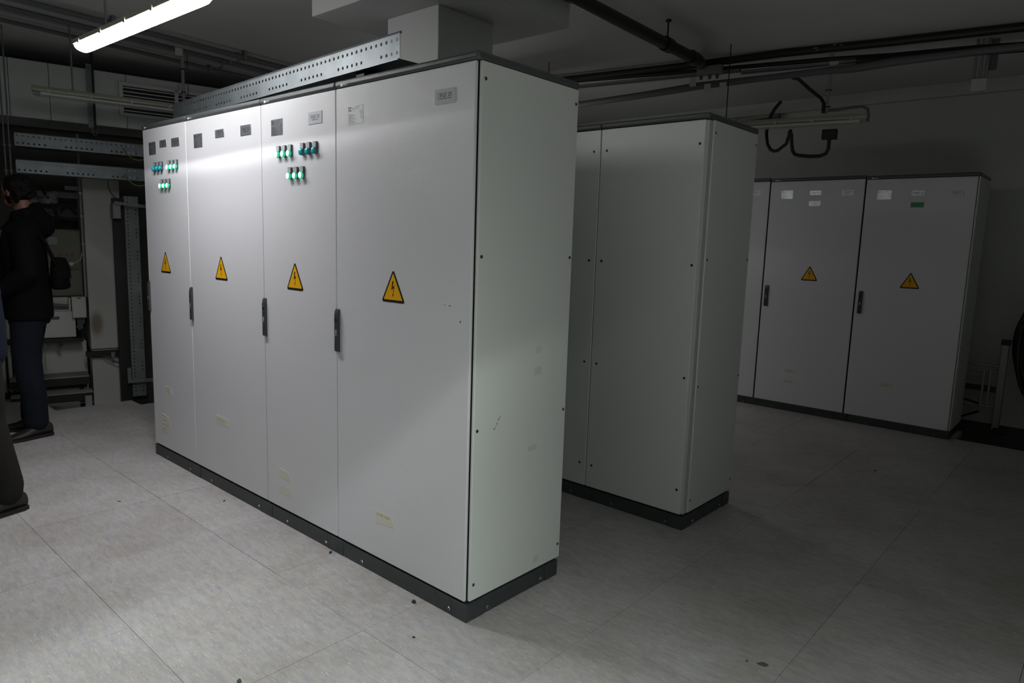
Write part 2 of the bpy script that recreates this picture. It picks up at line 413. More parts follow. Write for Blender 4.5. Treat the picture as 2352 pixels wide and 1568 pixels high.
# ------------------------------------------------------------------ switchgear cabinets
def scribble(mb, x0, x1, z, h, y, rng, mi=0):
    """handwriting: short pen strokes"""
    x = x0
    while x < x1-0.004:
        w_ = rng.uniform(0.004, 0.008); a = rng.uniform(0.2, 1.0)*h
        mb.add([(x, y, z), (x+0.0012, y, z), (x+w_*0.6, y, z+a), (x+w_*0.6-0.0012, y, z+a)], [(0, 1, 2, 3)], mi)
        mb.add([(x+w_*0.5, y, z+a), (x+w_*0.5+0.0012, y, z+a), (x+w_, y, z+0.001), (x+w_-0.0012, y, z+0.001)], [(0, 1, 2, 3)], mi)
        x += w_+rng.choice((0.001, 0.001, 0.005))
def warning_sign(root, cx, zb, side=0.150):
    h = side*0.9; r = 0.008
    def tri(s, hh, z0, rr):
        A = [(cx-s/2, z0), (cx+s/2, z0), (cx, z0+hh)]; out = []
        for i in range(3):
            p = Vector(A[i]); a = (Vector(A[i-1])-p).normalized(); b = (Vector(A[(i+1) % 3])-p).normalized()
            k = rr*1.7
            for t in (0, 0.33, 0.67, 1):
                q = p+a*k*(1-t)**2+b*k*t**2+(a+b)*k*0.18*(1-t)*t
                out.append((q.x, q.y))
        return out
    mb = MB().prism(tri(side, h, zb, r), -0.0010, 0.0)
    mb.prism(tri(side*0.80, h*0.80, zb+0.0105, 0.002), -0.0016, -0.0009, 1)
    o = mb.build('warning_sign', ['sign_black', 'sign_yellow'], root)
    bz = zb+0.022; s = side/0.150
    P = [(0.004, .066), (-.004, .064), (-.010, .028), (.004, .038), (-0.0005, .010), (-.004, .012), (0.0005, 0.0), (.004, .013), (.0015, .0105), (.0095, .049), (-.0035, .038)]
    P = [(cx+x*s, bz+z*s) for x, z in reversed(P)]
    MB().prism(P, -0.0021, -0.0015).build('bolt_symbol', 'sign_black', o)
    return o
SPEC_LEFT = ['Тип', 'Заводской номер', 'Номинальное напряжение', 'Номинальный ток', 'Номинальная частота тока', 'Степень защиты оболочки IP', 'Масса изделия', 'ТУ 3434-001-58693521', 'Дата изготовления, год']
SPEC_RIGHT = ['ГРЩГ 2В', 'ШР-01.17', '400 В', '630 А', '50 Гц', 'IP31', '380']
def spec_plate(root, x, zt, m='plate_metal'):
    w_, h_ = 0.104, 0.075
    o = MB().box(x, x+w_, -0.0012, 0, zt-h_, zt).build('data_plate', m, root)
    mb = MB(); y = -0.0014
    for a, b in ((0, 0), (0, 1), (1, 0), (1, 1)):                      # square emblem: four corner blocks with notches, small centre block
        cx, cz = x+0.0130, zt-0.0145; sx, sz = (1 if a else -1), (-1 if b else 1); e = 0.0078; o_ = 0.0012
        for T in (((1, .12), (1, 1), (.12, 1)), ((0, 0), (.62, 0), (0, .62)), ((.72, .1), (.9, .1), (.1, .9), (.1, .72))):
            P = [(cx+sx*(o_+e*u), cz+sz*(o_+e*v)) for u, v in T]
            if sx*sz < 0: P = P[::-1]
            mb.prism(P, y, y+0.0002)
    mb.prism([(x+0.0121, zt-0.0145), (x+0.0130, zt-0.0154), (x+0.0139, zt-0.0145), (x+0.0130, zt-0.0136)], y-0.0001, y+0.0002)
    text(mb, 'ЭЛЬТОН', 0.0072, x+0.025, zt-0.0165, y, fit=0.024)
    text(mb, 'Щитовое оборудование', 0.0030, x+0.025, zt-0.0235, y, fit=0.024)
    for k, t in enumerate(('г. Москва, ул. Заводская', 'тел. 8 495 123', 'электрощит', 'www')):
        text(mb, t, 0.0034, x+0.053, zt-0.0065-k*0.0040, y, fit=(0.030, 0.022, 0.026, 0.012)[k])
    text(mb, 'ЕАС', 0.0050, x+0.094, zt-0.0075, y, fit=0.006)
    for k, t in enumerate(SPEC_LEFT): text(mb, t, 0.0046, x+0.004, zt-0.0335-k*0.0047, y, fit=(0.006, 0.034, 0.047, 0.033, 0.049, 0.054, 0.030, 0.046, 0.049)[k])
    for k, t in enumerate(SPEC_RIGHT): text(mb, t, 0.0046, x+0.100, zt-0.0280-k*0.0050, y, 'R', fit=(0.018, 0.018, 0.011, 0.011, 0.010, 0.009, 0.009)[k])
    mb.build('lettering', 'print_black', o)
    return o
def name_plate(root, x, zt, w_, h_, lines, m='plate_metal'):
    o = MB().box(x, x+w_, -0.0025, 0, zt-h_, zt).build('name_plate', m, root, bevel=0.0004, seg=1)
    mb = MB()
    for t, size, dz, fit in lines: text(mb, t, size, x+w_/2, zt-dz, -0.0028, 'C', fit)
    mb.build('lettering', 'print_black', o)
    return o
def sticker(root, pts, rng, lines=2, m='tape_paper', ink=True):
    o = MB().prism(pts, -0.0007, 0.0).build('masking_tape', m, root)
    if ink:
        mb = MB(); x0 = min(p[0] for p in pts)+0.008; x1 = max(p[0] for p in pts)-0.012; zt = max(p[1] for p in pts)-0.015; zb = min(p[1] for p in pts)+0.012
        for k in range(lines):
            z = zt-(zt-zb)*k/max(1, lines-1) if lines > 1 else zt
            scribble(mb, x0+rng.uniform(0, .006), x0+(x1-x0)*rng.uniform(.6, 1), z-0.004, 0.008, -0.0010, rng)
        mb.build('handwriting', 'ink', o)
    return o
def handle(root, x, zc=1.055, w_=0.026):
    h_ = 0.195; d = 0.0135; z0, z1 = zc-h_/2, zc+h_/2
    mb = MB(); X0, X1 = x, x+w_
    prof = [(0, z0), (-d*0.9, z0+0.004), (-d, z0+0.012), (-d*0.92, zc-0.028), (-d, zc-0.022), (-d, z1-0.030), (-d*0.75, z1-0.010), (-d*0.35, z1), (0, z1)]
    n = len(prof)
    mb.add([(X0, p[0], p[1]) for p in prof]+[(X1, p[0], p[1]) for p in prof],
           [tuple(range(n)), tuple(range(2*n-1, n-1, -1))]+[(i, i+n, (i+1) % n+n, (i+1) % n) for i in range(n)])
    o = mb.build('handle', 'handle_plastic', root, bevel=0.0015)
    MB().cyl((x+w_/2, -d-0.0016, zc+0.049), (x+w_/2, -d*0.5, zc+0.049), 0.0075, n=16).build('lock', 'black', o)
    MB().cyl((x+w_/2, -d-0.0008, zc+0.0485), (x+w_/2, -d*0.5, zc+0.0485), 0.0088, n=16).build('lock_ring', 'screw_metal', o)
    t = MB(); text(t, 'DKC', 0.017, x+w_*0.30, zc+0.002, -d-0.0006, vertical=True, fit=0.026); t.build('lettering', 'white_print', o)
    return o
def indicator(root, x, z, lit):
    o = thing('indicator_lamp', '', '', (x, 0, z)); del o['label']; del o['category']; o.parent = root
    MB().cyl((0, -0.012, 0), (0, 0, 0), 0.0150, n=18).box(-0.0145, 0.0145, -0.010, 0, 0.010, 0.040).build('label_holder', 'label_holder', o, bevel=0.0008, seg=1)
    MB().box(-0.0115, 0.0115, -0.0112, -0.0098, 0.0165, 0.0375).build('label_plate', 'plate_metal_lit', o)
    t = MB()
    for k, s_ in enumerate(('Ввод', 'сеть', 'есть')): text(t, s_, 0.0062, -0.008, 0.0315-k*0.0055, -0.0114, fit=0.015)
    t.build('lettering', 'print_black', o)
    mb = MB(); n = 20; rings = [(-0.008, 0.0150), (-0.0165, 0.0150), (-0.0195, 0.0135), (-0.0215, 0.0100), (-0.0228, 0.0055)]
    vs = [(r*math.cos(2*PI*k/n), y, r*math.sin(2*PI*k/n)) for y, r in rings for k in range(n)]; fs = []; ms = []
    for i in range(len(rings)-1):
        for k in range(n): mb.f.append((i*n+k, i*n+(k+1) % n, (i+1)*n+(k+1) % n, (i+1)*n+k)); mb.m.append(1 if i < 2 else 0)
    mb.v = vs; mb.f.append(tuple((len(rings)-1)*n+k for k in range(n))); mb.m.append(0)
    e = mb.build('lens', ['lens_lit', 'lens_rim_lit'] if lit else ['lens_blue', 'lens_blue_rim'], o, smooth=True, angle=60)
    e['label'] = 'lit green lens' if lit else 'unlit blue lens'
    return o
SCREW = {}
def screw(root, loc, axis, m='screw_metal', r=0.0075):
    k = (axis, m, r)
    if k in SCREW: c = SCREW[k].copy(); C.objects.link(c); c.parent = root; c.location = loc; return c
    d = {'-y': Vector((0, -1, 0)), 'x': Vector((1, 0, 0))}[axis]
    mb = MB().cyl(Vector((0, 0, 0))-d*0.001, d*0.0025, r, r*0.75, n=12); mb.cyl(d*0.0022, d*0.0030, r*0.40, n=6, mi=1)
    o = mb.build('screw', [m, 'black'], root, loc); SCREW[k] = o; return o

def cabinet(name, label, L0, R0, yf, depth, group, rear=False, end=False, zt=2.09, zb=0.0813, marks=True, hx=None, seam=0.003, hw=0.026):
    """one floor-standing cabinet; its front (or, with rear=True, its screwed rear panel) faces -y. local x from its left edge"""
    root = thing(name, label, 'cabinet', (L0, yf, 0), 0, group); w_ = R0-L0
    xr = w_-(0.012 if end else 0.0)
    MB().box(0.004, w_-0.018 if end else w_-0.004, 0.016, depth-0.004, zb-0.01, zt).build('carcass', 'gasket', root)
    if rear:
        MB().box(seam, w_-(0.020 if end else seam), 0, 0.016, zb, zt-0.002).build('rear_panel', 'panel_paint', root, bevel=0.003)
        for z in (1.975, 1.383, 0.808, 0.212):
            screw(root, (0.040, 0, z), '-y', 'screw_dark'); screw(root, (w_-0.044, 0, z), '-y', 'screw_dark')
        if end: MB().box(w_-0.030, w_-0.005, 0.012, 0.055, zb, zt-0.002).build('corner_post', 'frame_paint', root, bevel=0.004)
    else:
        MB().box(seam, w_-(0.014 if end else seam), 0, 0.013, zb, zt).build('door', 'door_paint', root, bevel=0.0035, seg=3)
    if end:
        y0 = 0.055 if rear else 0.017
        MB().box(w_-0.013, w_, y0, depth, zb, zt+0.001).build('side_panel', 'panel_paint', root, bevel=0.0025)
        for z in (2.032, 1.412, 0.760, 0.146):
            screw(root, (w_, y0+0.0085+0.010, z), 'x', 'screw_metal'); screw(root, (w_, depth-0.017, z), 'x', 'screw_metal')
    # lid: rounded cap
    lid = MB().box(0.0005, w_-0.0005+(0.003 if end else 0), -0.006, depth+0.004, zt+0.002, zt+0.031).build('lid', 'lid_paint', root, bevel=0.010, seg=4)
    if marks:
        t = MB(); x = 0.045; z = zt+0.005; y = -0.0066
        t.box(x, x+0.012, y, y+0.0004, z, z+0.010); text(t, 'DKC', 0.0125, x+0.015, z+0.0005, y, fit=0.034); t.build('maker_mark', 'white_print', lid)
    # plinth: corner blocks and a screwed cover between
    MB().box(0.0, 0.040, 0.0, 0.04, 0, 0.070).build('plinth_corner', 'plinth_paint', root, bevel=0.0015)
    MB().box(w_-0.086, w_, 0.0, 0.04, 0, 0.070).build('plinth_corner', 'plinth_paint', root, bevel=0.0015)
    MB().box(0.002, w_-0.031, 0.0405, depth-0.013, 0.0, 0.078).build('plinth_core', 'plinth_paint', root)
    pc = MB().box(0.042, w_-0.088, 0.002, 0.02, 0.001, 0.070).build('plinth_cover', 'plinth_paint', root, bevel=0.0012)
    for x in (0.186, w_-0.100):
        if x < w_-0.09 or True: screw(pc, (min(x, w_-0.1), 0.002, 0.021), '-y', 'bolt_zinc', 0.0085)
    if end:
        MB().box(w_-0.03, w_+0.0005, 0.0405, 0.098, 0, 0.070).build('plinth_corner', 'plinth_paint', root, bevel=0.0012)
        MB().box(w_-0.03, w_+0.0005, depth-0.097, depth-0.012, 0, 0.070).build('plinth_corner', 'plinth_paint', root, bevel=0.0012)
        sc = MB().box(w_-0.03, w_-0.002, 0.100, depth-0.099, 0.001, 0.070).build('plinth_cover', 'plinth_paint', root, bevel=0.0012)
        screw(sc, (w_-0.002, 0.124, 0.018), 'x', 'bolt_zinc', 0.0085); screw(sc, (w_-0.002, depth-0.123, 0.018), 'x', 'bolt_zinc', 0.0085)
    if not rear and hx is not None: handle(root, hx, w_=hw)
    return root
rng = random.Random(3)
FR = 'front row of grey switchgear cabinets'
# ---- front row, right to left
cA = cabinet('switchgear_cabinet', 'wide grey switchgear cabinet at the near right end of the front row', -0.857, 0.0, 0.0, 0.582, FR, end=True, hx=0.0004)
o = 0.857
warning_sign(cA, -0.459+o, 1.2105); spec_plate(cA, -0.767+o, 2.0115, 'white_print')  # metal data plate coloured white to stand for the lamp it reflects
name_plate(cA, -0.221+o, 2.0105, 0.107, 0.051, [('ГРЩГ 2В', 0.0195, 0.0270, 0.070), ('Распределительная панель', 0.0075, 0.0350, 0.070)], 'plate_metal_lit')
sticker(cA, [(-0.559+o, .242), (-0.440+o, .249), (-0.458+o, .298), (-0.572+o, .296)], rng, 1)
for q in ((.702, .709, 1.2255, 1.2275), (.7285, .737, 1.2235, 1.2265), (.789, .793, 1.166, 1.174)): MB().box(q[0], q[1], -0.0005, 0, q[2], q[3]).build('paint_chip', 'gasket', cA)
for (y0, y1, z0, z1, m) in ((.366, .404, 1.025, 1.053, 'tape_faint'), (.362, .408, .935, .968, 'tape_faint'), (.337, .393, .617, .640, 'tape_faint'), (.40, .43, .11, .14, 'tape_faint')):
    MB().box(0.857, 0.8575, y0, y1, z0, z1).build('tape_residue', m, cA)
mb = MB()
for k in range(7): y = .125+k*.006; z = .745+k*.008+rng.uniform(-.006, .006); MB().box(0.857, 0.8574, y, y+.003, z, z+.004+.004*(k % 2)).build('paint_chip', 'ink', cA)
cB = cabinet('switchgear_cabinet', 'narrow grey switchgear cabinet with nine lamps, third from left in front row', -1.490, -0.857, 0.0, 0.582, FR, hx=0.0004)
o = 1.490
warning_sign(cB, -1.196+o, 1.2105); spec_plate(cB, -1.391+o, 2.0115)
name_plate(cB, -1.067+o, 2.0150, 0.107, 0.053, [('ГРЩГ 2В', 0.0195, 0.0290, 0.070), ('Вводная панель', 0.0075, 0.0375, 0.048)], 'plate_metal_lit')
for k in range(3):
    indicator(cB, 0.170+0.0515*k, 1.845, True); indicator(cB, 0.378+0.0515*k, 1.845, False); indicator(cB, 0.270+0.0525*k, 1.742, True)
sticker(cB, [(-1.373+o, .244), (-1.261+o, .241), (-1.276+o, .285), (-1.372+o, .291)], rng, 1, ink=False)
sticker(cB, [(-1.372+o, .158), (-1.247+o, .156), (-1.258+o, .205), (-1.379+o, .201)], rng, 1, ink=False)
cC = cabinet('switchgear_cabinet', 'wide grey switchgear cabinet without lamps, second from left in front row', -2.330, -1.490, 0.0, 0.582, FR, hx=0.0004)
o = 2.330
warning_sign(cC, -1.943+o, 1.2150); spec_plate(cC, -2.228+o, 2.0095)
name_plate(cC, -1.967+o, 2.0115, 0.098, 0.041, [('Секция', 0.0135, 0.0165, 0.052), ('№ 2', 0.0135, 0.0310, 0.022)])
name_plate(cC, -1.691+o, 2.0105, 0.107, 0.050, [('ГРЩГ 2В', 0.0195, 0.0270, 0.070), ('Секционная панель', 0.0075, 0.0355, 0.055)])
sticker(cC, [(-2.051+o, .389), (-1.915+o, .388), (-1.907+o, .436), (-2.059+o, .439)], rng, 3)
cD = cabinet('switchgear_cabinet', 'narrow grey switchgear cabinet with nine lamps, at front row far left end', -2.9475, -2.330, 0.0, 0.582, FR, hx=0.0004)
o = 2.9475
warning_sign(cD, -2.671+o, 1.2170); spec_plate(cD, -2.854+o, 2.0085)
name_plate(cD, -2.690+o, 2.0100, 0.097, 0.042, [('Секция', 0.0135, 0.0165, 0.052), ('№ 1', 0.0135, 0.0310, 0.022)])
name_plate(cD, -2.523+o, 2.0095, 0.108, 0.048, [('ГРЩГ 2В', 0.0195, 0.0270, 0.070), ('Вводная панель', 0.0075, 0.0355, 0.048)])
for k in range(3):
    indicator(cD, 0.182+0.0500*k, 1.845, False); indicator(cD, 0.388+0.0515*k, 1.845, True); indicator(cD, 0.275+0.0515*k, 1.740, True)
sticker(cD, [(-2.747+o, .454), (-2.655+o, .449), (-2.664+o, .496), (-2.749+o, .499)], rng, 3)
sticker(cD, [(-2.829+o, .225), (-2.702+o, .222), (-2.702+o, .291), (-2.829+o, .304)], rng, 3)
sticker(cD, [(-2.825+o, .180), (-2.745+o, .180), (-2.735+o, .220), (-2.835+o, .222)], rng, 2)
# ---- middle row, rear panels towards the camera
MR = 'middle row of grey switchgear cabinets seen from behind'
cabinet('switchgear_cabinet', 'grey switchgear cabinet with screwed rear panel, right end of the middle row', -0.462, 0.166, 1.42, 0.580, MR, rear=True, end=True, marks=False)
cabinet('switchgear_cabinet', 'grey switchgear cabinet of the middle row mostly hidden behind the front row', -1.300, -0.462, 1.42, 0.580, MR, rear=True, marks=False)
# ---- far row by the back wall
BR = 'far row of grey switchgear cabinets by the back wall'
yb = 4.655
cE = cabinet('switchgear_cabinet', 'grey switchgear cabinet with a green plate, right end of the far row', 0.014, 0.826, yb, 0.50, BR, end=True, zt=2.088, zb=0.068, hx=0.034, seam=0.006, hw=0.032)
o = -0.014
warning_sign(cE, 0.425+o, 1.197); spec_plate(cE, 0.113+o, 1.997, 'plate_metal')
name_plate(cE, 0.367+o, 1.990, 0.096, 0.042, [('ГРЩГ 1В', 0.019, 0.0270, 0.072)]); name_plate(cE, 0.628+o, 1.983, 0.098, 0.041, [('Секция', 0.0145, 0.0170, 0.056), ('№ 2', 0.0145, 0.0320, 0.024)])
name_plate(cE, 0.367+o, 1.896, 0.096, 0.041, [('Распределительная', 0.0095, 0.0170, 0.078), ('панель', 0.0095, 0.0290, 0.034)], 'green_plate')
sticker(cE, [(.286+o, .356), (.392+o, .356), (.390+o, .388), (.282+o, .388)], rng, 2)
cF = cabinet('switchgear_cabinet', 'grey switchgear cabinet with two tape notes low, middle of the far row', -0.800, 0.014, yb, 0.50, BR, zt=2.096, zb=0.068, hx=0.030, seam=0.006, hw=0.032)
o = 0.800
warning_sign(cF, -0.381+o, 1.2145); spec_plate(cF, -0.693+o, 2.017)
name_plate(cF, -0.440+o, 2.010, 0.098, 0.041, [('ГРЩГ 1В', 0.019, 0.0270, 0.072)]); name_plate(cF, -0.173+o, 2.007, 0.098, 0.046, [('Секция', 0.0145, 0.0190, 0.056), ('№ 1', 0.0145, 0.0350, 0.024)], 'white_print')
name_plate(cF, -0.440+o, 1.918, 0.098, 0.042, [('Вводная', 0.0095, 0.0170, 0.060), ('панель', 0.0095, 0.0290, 0.034)])
sticker(cF, [(-.525+o, .358), (-.424+o, .358), (-.424+o, .392), (-.525+o, .392)], rng, 2)
sticker(cF, [(-.530+o, .262), (-.434+o, .262), (-.434+o, .292), (-.530+o, .292)], rng, 2)
cG = cabinet('switchgear_cabinet', 'grey switchgear cabinet of the far row, half hidden behind the middle row', -1.410, -0.800, yb, 0.50, BR, zt=2.102, zb=0.068, hx=0.030, seam=0.006, hw=0.032)
name_plate(cG, 0.430, 2.024, 0.094, 0.046, [('Секция', 0.0145, 0.0190, 0.056), ('№ 1', 0.0145, 0.0350, 0.024)], 'white_print')
warning_sign(cG, 0.300, 1.215)

# ------------------------------------------------------------------ cable tray lying on the front row
def tray(name, label, length, h, depth, loc, rotz, pitch, r, rows, group=None, skip=None, feet=None, m='galvanised'):
    """channel: perforated front web, rolled top edge, bottom and top flanges going back; local x along it"""
    root = thing(name, label, 'cable tray', loc, rotz, group)
    mb = MB(); perforated(mb, 0, length, 0, h, 0, rows, pitch, r, skip=skip)
    mb.add([(0, 0, 0), (length, 0, 0), (length, depth, 0), (0, depth, 0)], [(0, 1, 2, 3)])
    solid(mb.build('web', m, root), 0.0016)
    MB().tube([(0, 0.003, h+0.002), (length, 0.003, h+0.002)], 0.0055, 8).build('rolled_edge', m, root, smooth=True)
    MB().box(0, length, -0.010, 0.0, -0.004, 0.0015).build('bottom_lip', m, root)
    if feet:
        for x in feet: MB().box(x-0.03, x+0.03, 0.01, depth-0.005, -feet_h, -0.001).build('foot', 'steel_black', root)
    return root
feet_h = 0.052
tray('cable_tray', 'long galvanised perforated cable tray lying on top of the front row of cabinets', 2.45, 0.100, 0.10, (-2.94, 0.19, 2.173), math.radians(-3.2), 0.0365, 0.0075, (0.026, 0.076), feet=(0.3, 1.3, 2.15),
     skip=lambda ri, k: ri == 0 and k % 9 in (6, 7, 8))

# ------------------------------------------------------------------ lamps
def linear_lamp(label, loc, rotz, length=1.27, lit=False, group='long sealed tube lamps', rods=(0.25, 0.75), drop=None):
    root = thing('tube_lamp', label, 'lamp', loc, rotz, group)
    h = length/2; K = 0.60
    pr = [(p[0]*K, p[1]*K) for p in ((-0.075, 0.0), (-0.077, 0.016), (-0.060, 0.045), (-0.040, 0.060), (0.040, 0.060), (0.060, 0.045), (0.077, 0.016), (0.075, 0.0))]
    n = len(pr)
    MB2([(-h, p[0], p[1]) for p in pr]+[(h, p[0], p[1]) for p in pr], [tuple(range(n)), tuple(range(2*n-1, n-1, -1))]+[(i, i+n, (i+1) % n+n, (i+1) % n) for i in range(n)], 'housing', 'lamp_body', root, bevel=0.002)
    cov = []
    for k in range(9):
        a = PI+PI*k/8; cov.append((K*0.072*math.cos(a), K*0.065*math.sin(a)))
    mb = MB(); nn = len(cov); xs = [(-h+0.004, 0.75), (-h+0.03, 0.96), (-h+0.06, 1.0), (h-0.06, 1.0), (h-0.03, 0.96), (h-0.004, 0.75)]
    vs = [(x, c[0]*(0.5+0.5*s), c[1]*s) for x, s in xs for c in cov]
    fs = [(i*nn+k, i*nn+k+1, (i+1)*nn+k+1, (i+1)*nn+k) for i in range(len(xs)-1) for k in range(nn-1)]+[tuple(range(nn)), tuple(range(5*nn, 6*nn))]
    mb.add(vs, fs); mb.build('diffuser', lit or 'lamp_clear', root, smooth=True)
    if not lit:
        for y in (-0.02, 0.02):
            MB().cyl((-h+0.05, y, -0.013), (h-0.05, y, -0.013), 0.008, n=10).build('lamp_tube', 'lamp_tube', root, smooth=True)
    for k in range(5):
        x = -h+0.10+(length-0.20)*k/4
        for sy in (-1, 1): MB().box(x-0.010, x+0.010, sy*0.048-0.004, sy*0.048+0.004, -0.010, 0.016).build('clip', 'lamp_body', root, bevel=0.002)
    for fx in rods:
        x = -h+length*fx
        MB().cyl((x, 0, 0.03), (x, 0, CEIL-loc[2]), 0.006, n=8).cyl((x, 0, 0.036), (x, 0, 0.048), 0.012, n=8).build('hanger_rod', 'galvanised_dull', root)
    return root
def MB2(vs, fs, nm, m, root, **k):
    b = MB(); b.add(vs, fs); return b.build(nm, m, root, **k)
linear_lamp('lit white tube lamp hanging over the left end of the front row', (LAMP_ON[0][0], LAMP_ON[0][1]+0.025, 2.428), LAMP_ON[1], length=1.36, lit='lamp_glow')
p = L(0.27, 1.0, 2.455)
linear_lamp('unlit tube lamp with clear cover hanging before the white grille duct', p, WA, rods=(0.20,))
linear_lamp('unlit tube lamp hanging under the pipes in front of the back wall', (-0.42, 3.71, 2.445), math.radians(9.9), rods=())
linear_lamp('lit tube lamp above the viewer, outside the frame', (LAMP_NEAR[0][0], LAMP_NEAR[0][1], 2.428), LAMP_NEAR[1], lit='lamp_glow_dim')
linear_lamp('lit tube lamp hidden behind the middle row of cabinets', (LAMP_AISLE[0][0], LAMP_AISLE[0][1], 2.428), LAMP_AISLE[1], lit='lamp_glow_dim')
# conduit post with a paper tag next to the unlit left lamp
root = thing('conduit_post', 'thin vertical conduit with a paper tag above the unlit left lamp', 'conduit', L(0.668, 0.93, 0), WA)
MB().tube([(0, 0, CEIL), (0, 0, 2.56), (0.01, -0.01, 2.51), (0.06, -0.03, 2.475)], 0.013, 8).build('pipe', 'conduit_grey', root, smooth=True)
MB().tube([(0.03, -0.03, 2.9), (0.03, -0.03, 2.48), (0.05, -0.03, 2.45)], 0.003, 6).build('wire', 'cable_black', root)
MB().box(-0.055, 0.0, -0.022, -0.0195, 2.885, 2.945).build('paper_tag', 'paper_tag', root)
for z in (2.78, 2.60): MB().box(-0.016, 0.016, -0.016, 0.016, z, z+0.01).build('cable_tie', 'cable_black', root)

# ------------------------------------------------------------------ ceiling services on the right
PZ = 2.84
root = thing('water_pipe', 'thick dark ceiling pipe running from the viewer towards the back wall', 'pipe')
MB().tube([(-0.55, -4.9, PZ), (-0.742, 1.55, PZ), (-0.792, 3.05, PZ), (-0.83, 3.18, PZ+0.02), (-1.0, 3.545, 2.935)], 0.040, 14).build('pipe', 'pipe_dark', root, smooth=True)
MB().cyl((-0.775, 2.56, PZ), (-0.778, 2.64, PZ), 0.049, n=16).build('clamp', 'pipe_dark', root, smooth=True)
MB().cyl((-0.776, 2.60, PZ+0.04), (-0.776, 2.60, CEIL), 0.006, n=6).cyl((-0.776, 2.60, CEIL-0.012), (-0.776, 2.60, CEIL), 0.02, n=8).build('hanger_rod', 'pipe_dark', root)
MB().cyl((-0.790, 2.96, PZ), (-0.793, 3.06, PZ), 0.049, n=16).build('coupling', 'pipe_dark', root, smooth=True)
def rail(pts): return [Vector(p) for p in pts]
root = thing('water_pipe', 'dark pipe with flaking paint crossing the ceiling from left to right', 'pipe', (0, 0, 0))
MB().tube([(-2.9, 3.285, 2.945), (-2.168, 3.41, 2.948), (-1.073, 3.60, 2.955), (-0.409, 3.715, 2.968), (0.315, 3.841, 2.964), (1.061, 3.97, 2.967), (2.6, 4.23, 2.967)], 0.029, 12).build('pipe', 'pipe_dark', root, smooth=True)
mb = MB()
for (x, l, dz) in ((-0.19, 0.03, 0.004), (-0.17, 0.012, -0.010), (-0.06, 0.02, 0.012), (-0.01, 0.012, 0.006)):
    y = 3.715+(x+0.409)*0.174; mb.box(x, x+l, y-0.031, y-0.026, 2.965+dz, 2.972+dz)
mb.build('paint_flake', 'pipe_flake', root)
tag(MB().tube([(-2.5, 3.29, 2.69), (-2.058, 3.379, 2.709), (-1.476, 3.48, 2.741), (-1.20, 3.53, 2.760), (-1.037, 3.556, 2.772), (-0.534, 3.643, 2.786), (-0.076, 3.722, 2.797), (0.10, 3.75, 2.795), (0.341, 3.795, 2.814), (0.844, 3.882, 2.830), (1.081, 3.923, 2.832), (2.5, 4.17, 2.83)], 0.02, 10,
    radii=[.026, .026, .028, .030, .030, .024, .026, .030, .030, .024, .026, .026]).build('cable_bundle', 'cable_grey', smooth=True), 'thick grey cable bundle strapped under the crossing ceiling pipe', 'cable')
tag(MB().tube([(-2.6, 3.33, 2.93), (-2.06, 3.429, 2.927), (-1.069, 3.601, 2.905), (-0.099, 3.769, 2.890), (0.324, 3.842, 2.873), (0.833, 3.931, 2.868), (1.073, 3.972, 2.858), (2.6, 4.24, 2.85)], 0.017, 8).build('cable', 'cable_black', smooth=True), 'black cable just below the crossing ceiling pipe', 'cable')
tag(MB().tube([(0.10, 3.79, 2.855), (0.32, 3.83, 2.845), (0.60, 3.88, 2.835), (0.83, 3.92, 2.842), (1.08, 3.965, 2.835), (2.4, 4.2, 2.84)], 0.030, 8).build('cable_bundle', 'cable_black', smooth=True), 'black cable bundle at the right end of the ceiling pipes', 'cable')
root = thing('cable_channel', 'narrow grey metal channel under the crossing ceiling pipe', 'channel', (-2.6, 3.345, 2.865), math.radians(9.9))
MB().box(0, 1.90, -0.02, 0.02, 0, 0.006).box(0, 1.90, -0.02, -0.017, 0, 0.026).box(0, 1.90, 0.017, 0.02, 0, 0.026).build('channel', 'galvanised_dull', root)
MB().box(1.91, 4.2, -0.02, 0.02, -0.018, -0.012).box(1.91, 4.2, -0.02, -0.017, -0.018, 0.008).build('channel', 'galvanised_dull', root)
root = thing('junction_box', 'grey junction box under the joint of the two ceiling pipes', 'box', (-0.945, 3.59, 2.90), math.radians(9.9))
MB().box(-0.10, 0.10, -0.035, 0.035, -0.045, 0.024).build('body', 'conduit_grey', root, bevel=0.006)
MB().box(-0.09, 0.09, -0.042, -0.034, -0.035, 0.016).build('lid', 'conduit_grey', root, bevel=0.003)
for x in (-0.07, 0.0, 0.06): MB().cyl((x, 0, -0.045), (x, 0, -0.075), 0.013, n=10).build('cable_gland', 'cable_grey', root)
for k, (x, y, z0, z1, lb) in enumerate(((-1.05, 3.515, 2.765, 2.835, 'leftmost of the three small grey tags hanging from the cable bundle'), (-0.93, 3.535, 2.715, 2.775, 'middle of the three small grey tags hanging from the cable bundle'), (-0.81, 3.555, 2.722, 2.775, 'rightmost of the three small grey tags hanging from the cable bundle'))):
    tag(MB().box(-0.026, 0.026, -0.002, 0.002, z0, z1).build('cable_tag', 'paper_tag', loc=(x, y, 0), rotz=math.radians(9.9)), lb, 'tag', 'tags on the cable bundle')
root = thing('suspension_post', 'thin grey post carrying the right unlit lamp from the ceiling pipe', 'post', (-0.068, 3.775, 0), math.radians(9.9))
MB().tube([(0, 0, 2.94), (0.002, 0, 2.75), (-0.004, 0, 2.6), (-0.004, 0, 2.50)], 0.011, 8).build('pipe', 'conduit_grey', root, smooth=True)
MB().box(-0.012, 0.05, -0.018, -0.015, 2.795, 2.865).build('paper_tag', 'paper_tag', root)
for z in (2.664, 2.545): MB().box(-0.024, 0.02, -0.016, 0.016, z, z+0.006).build('cable_tie', 'cable_black', root)
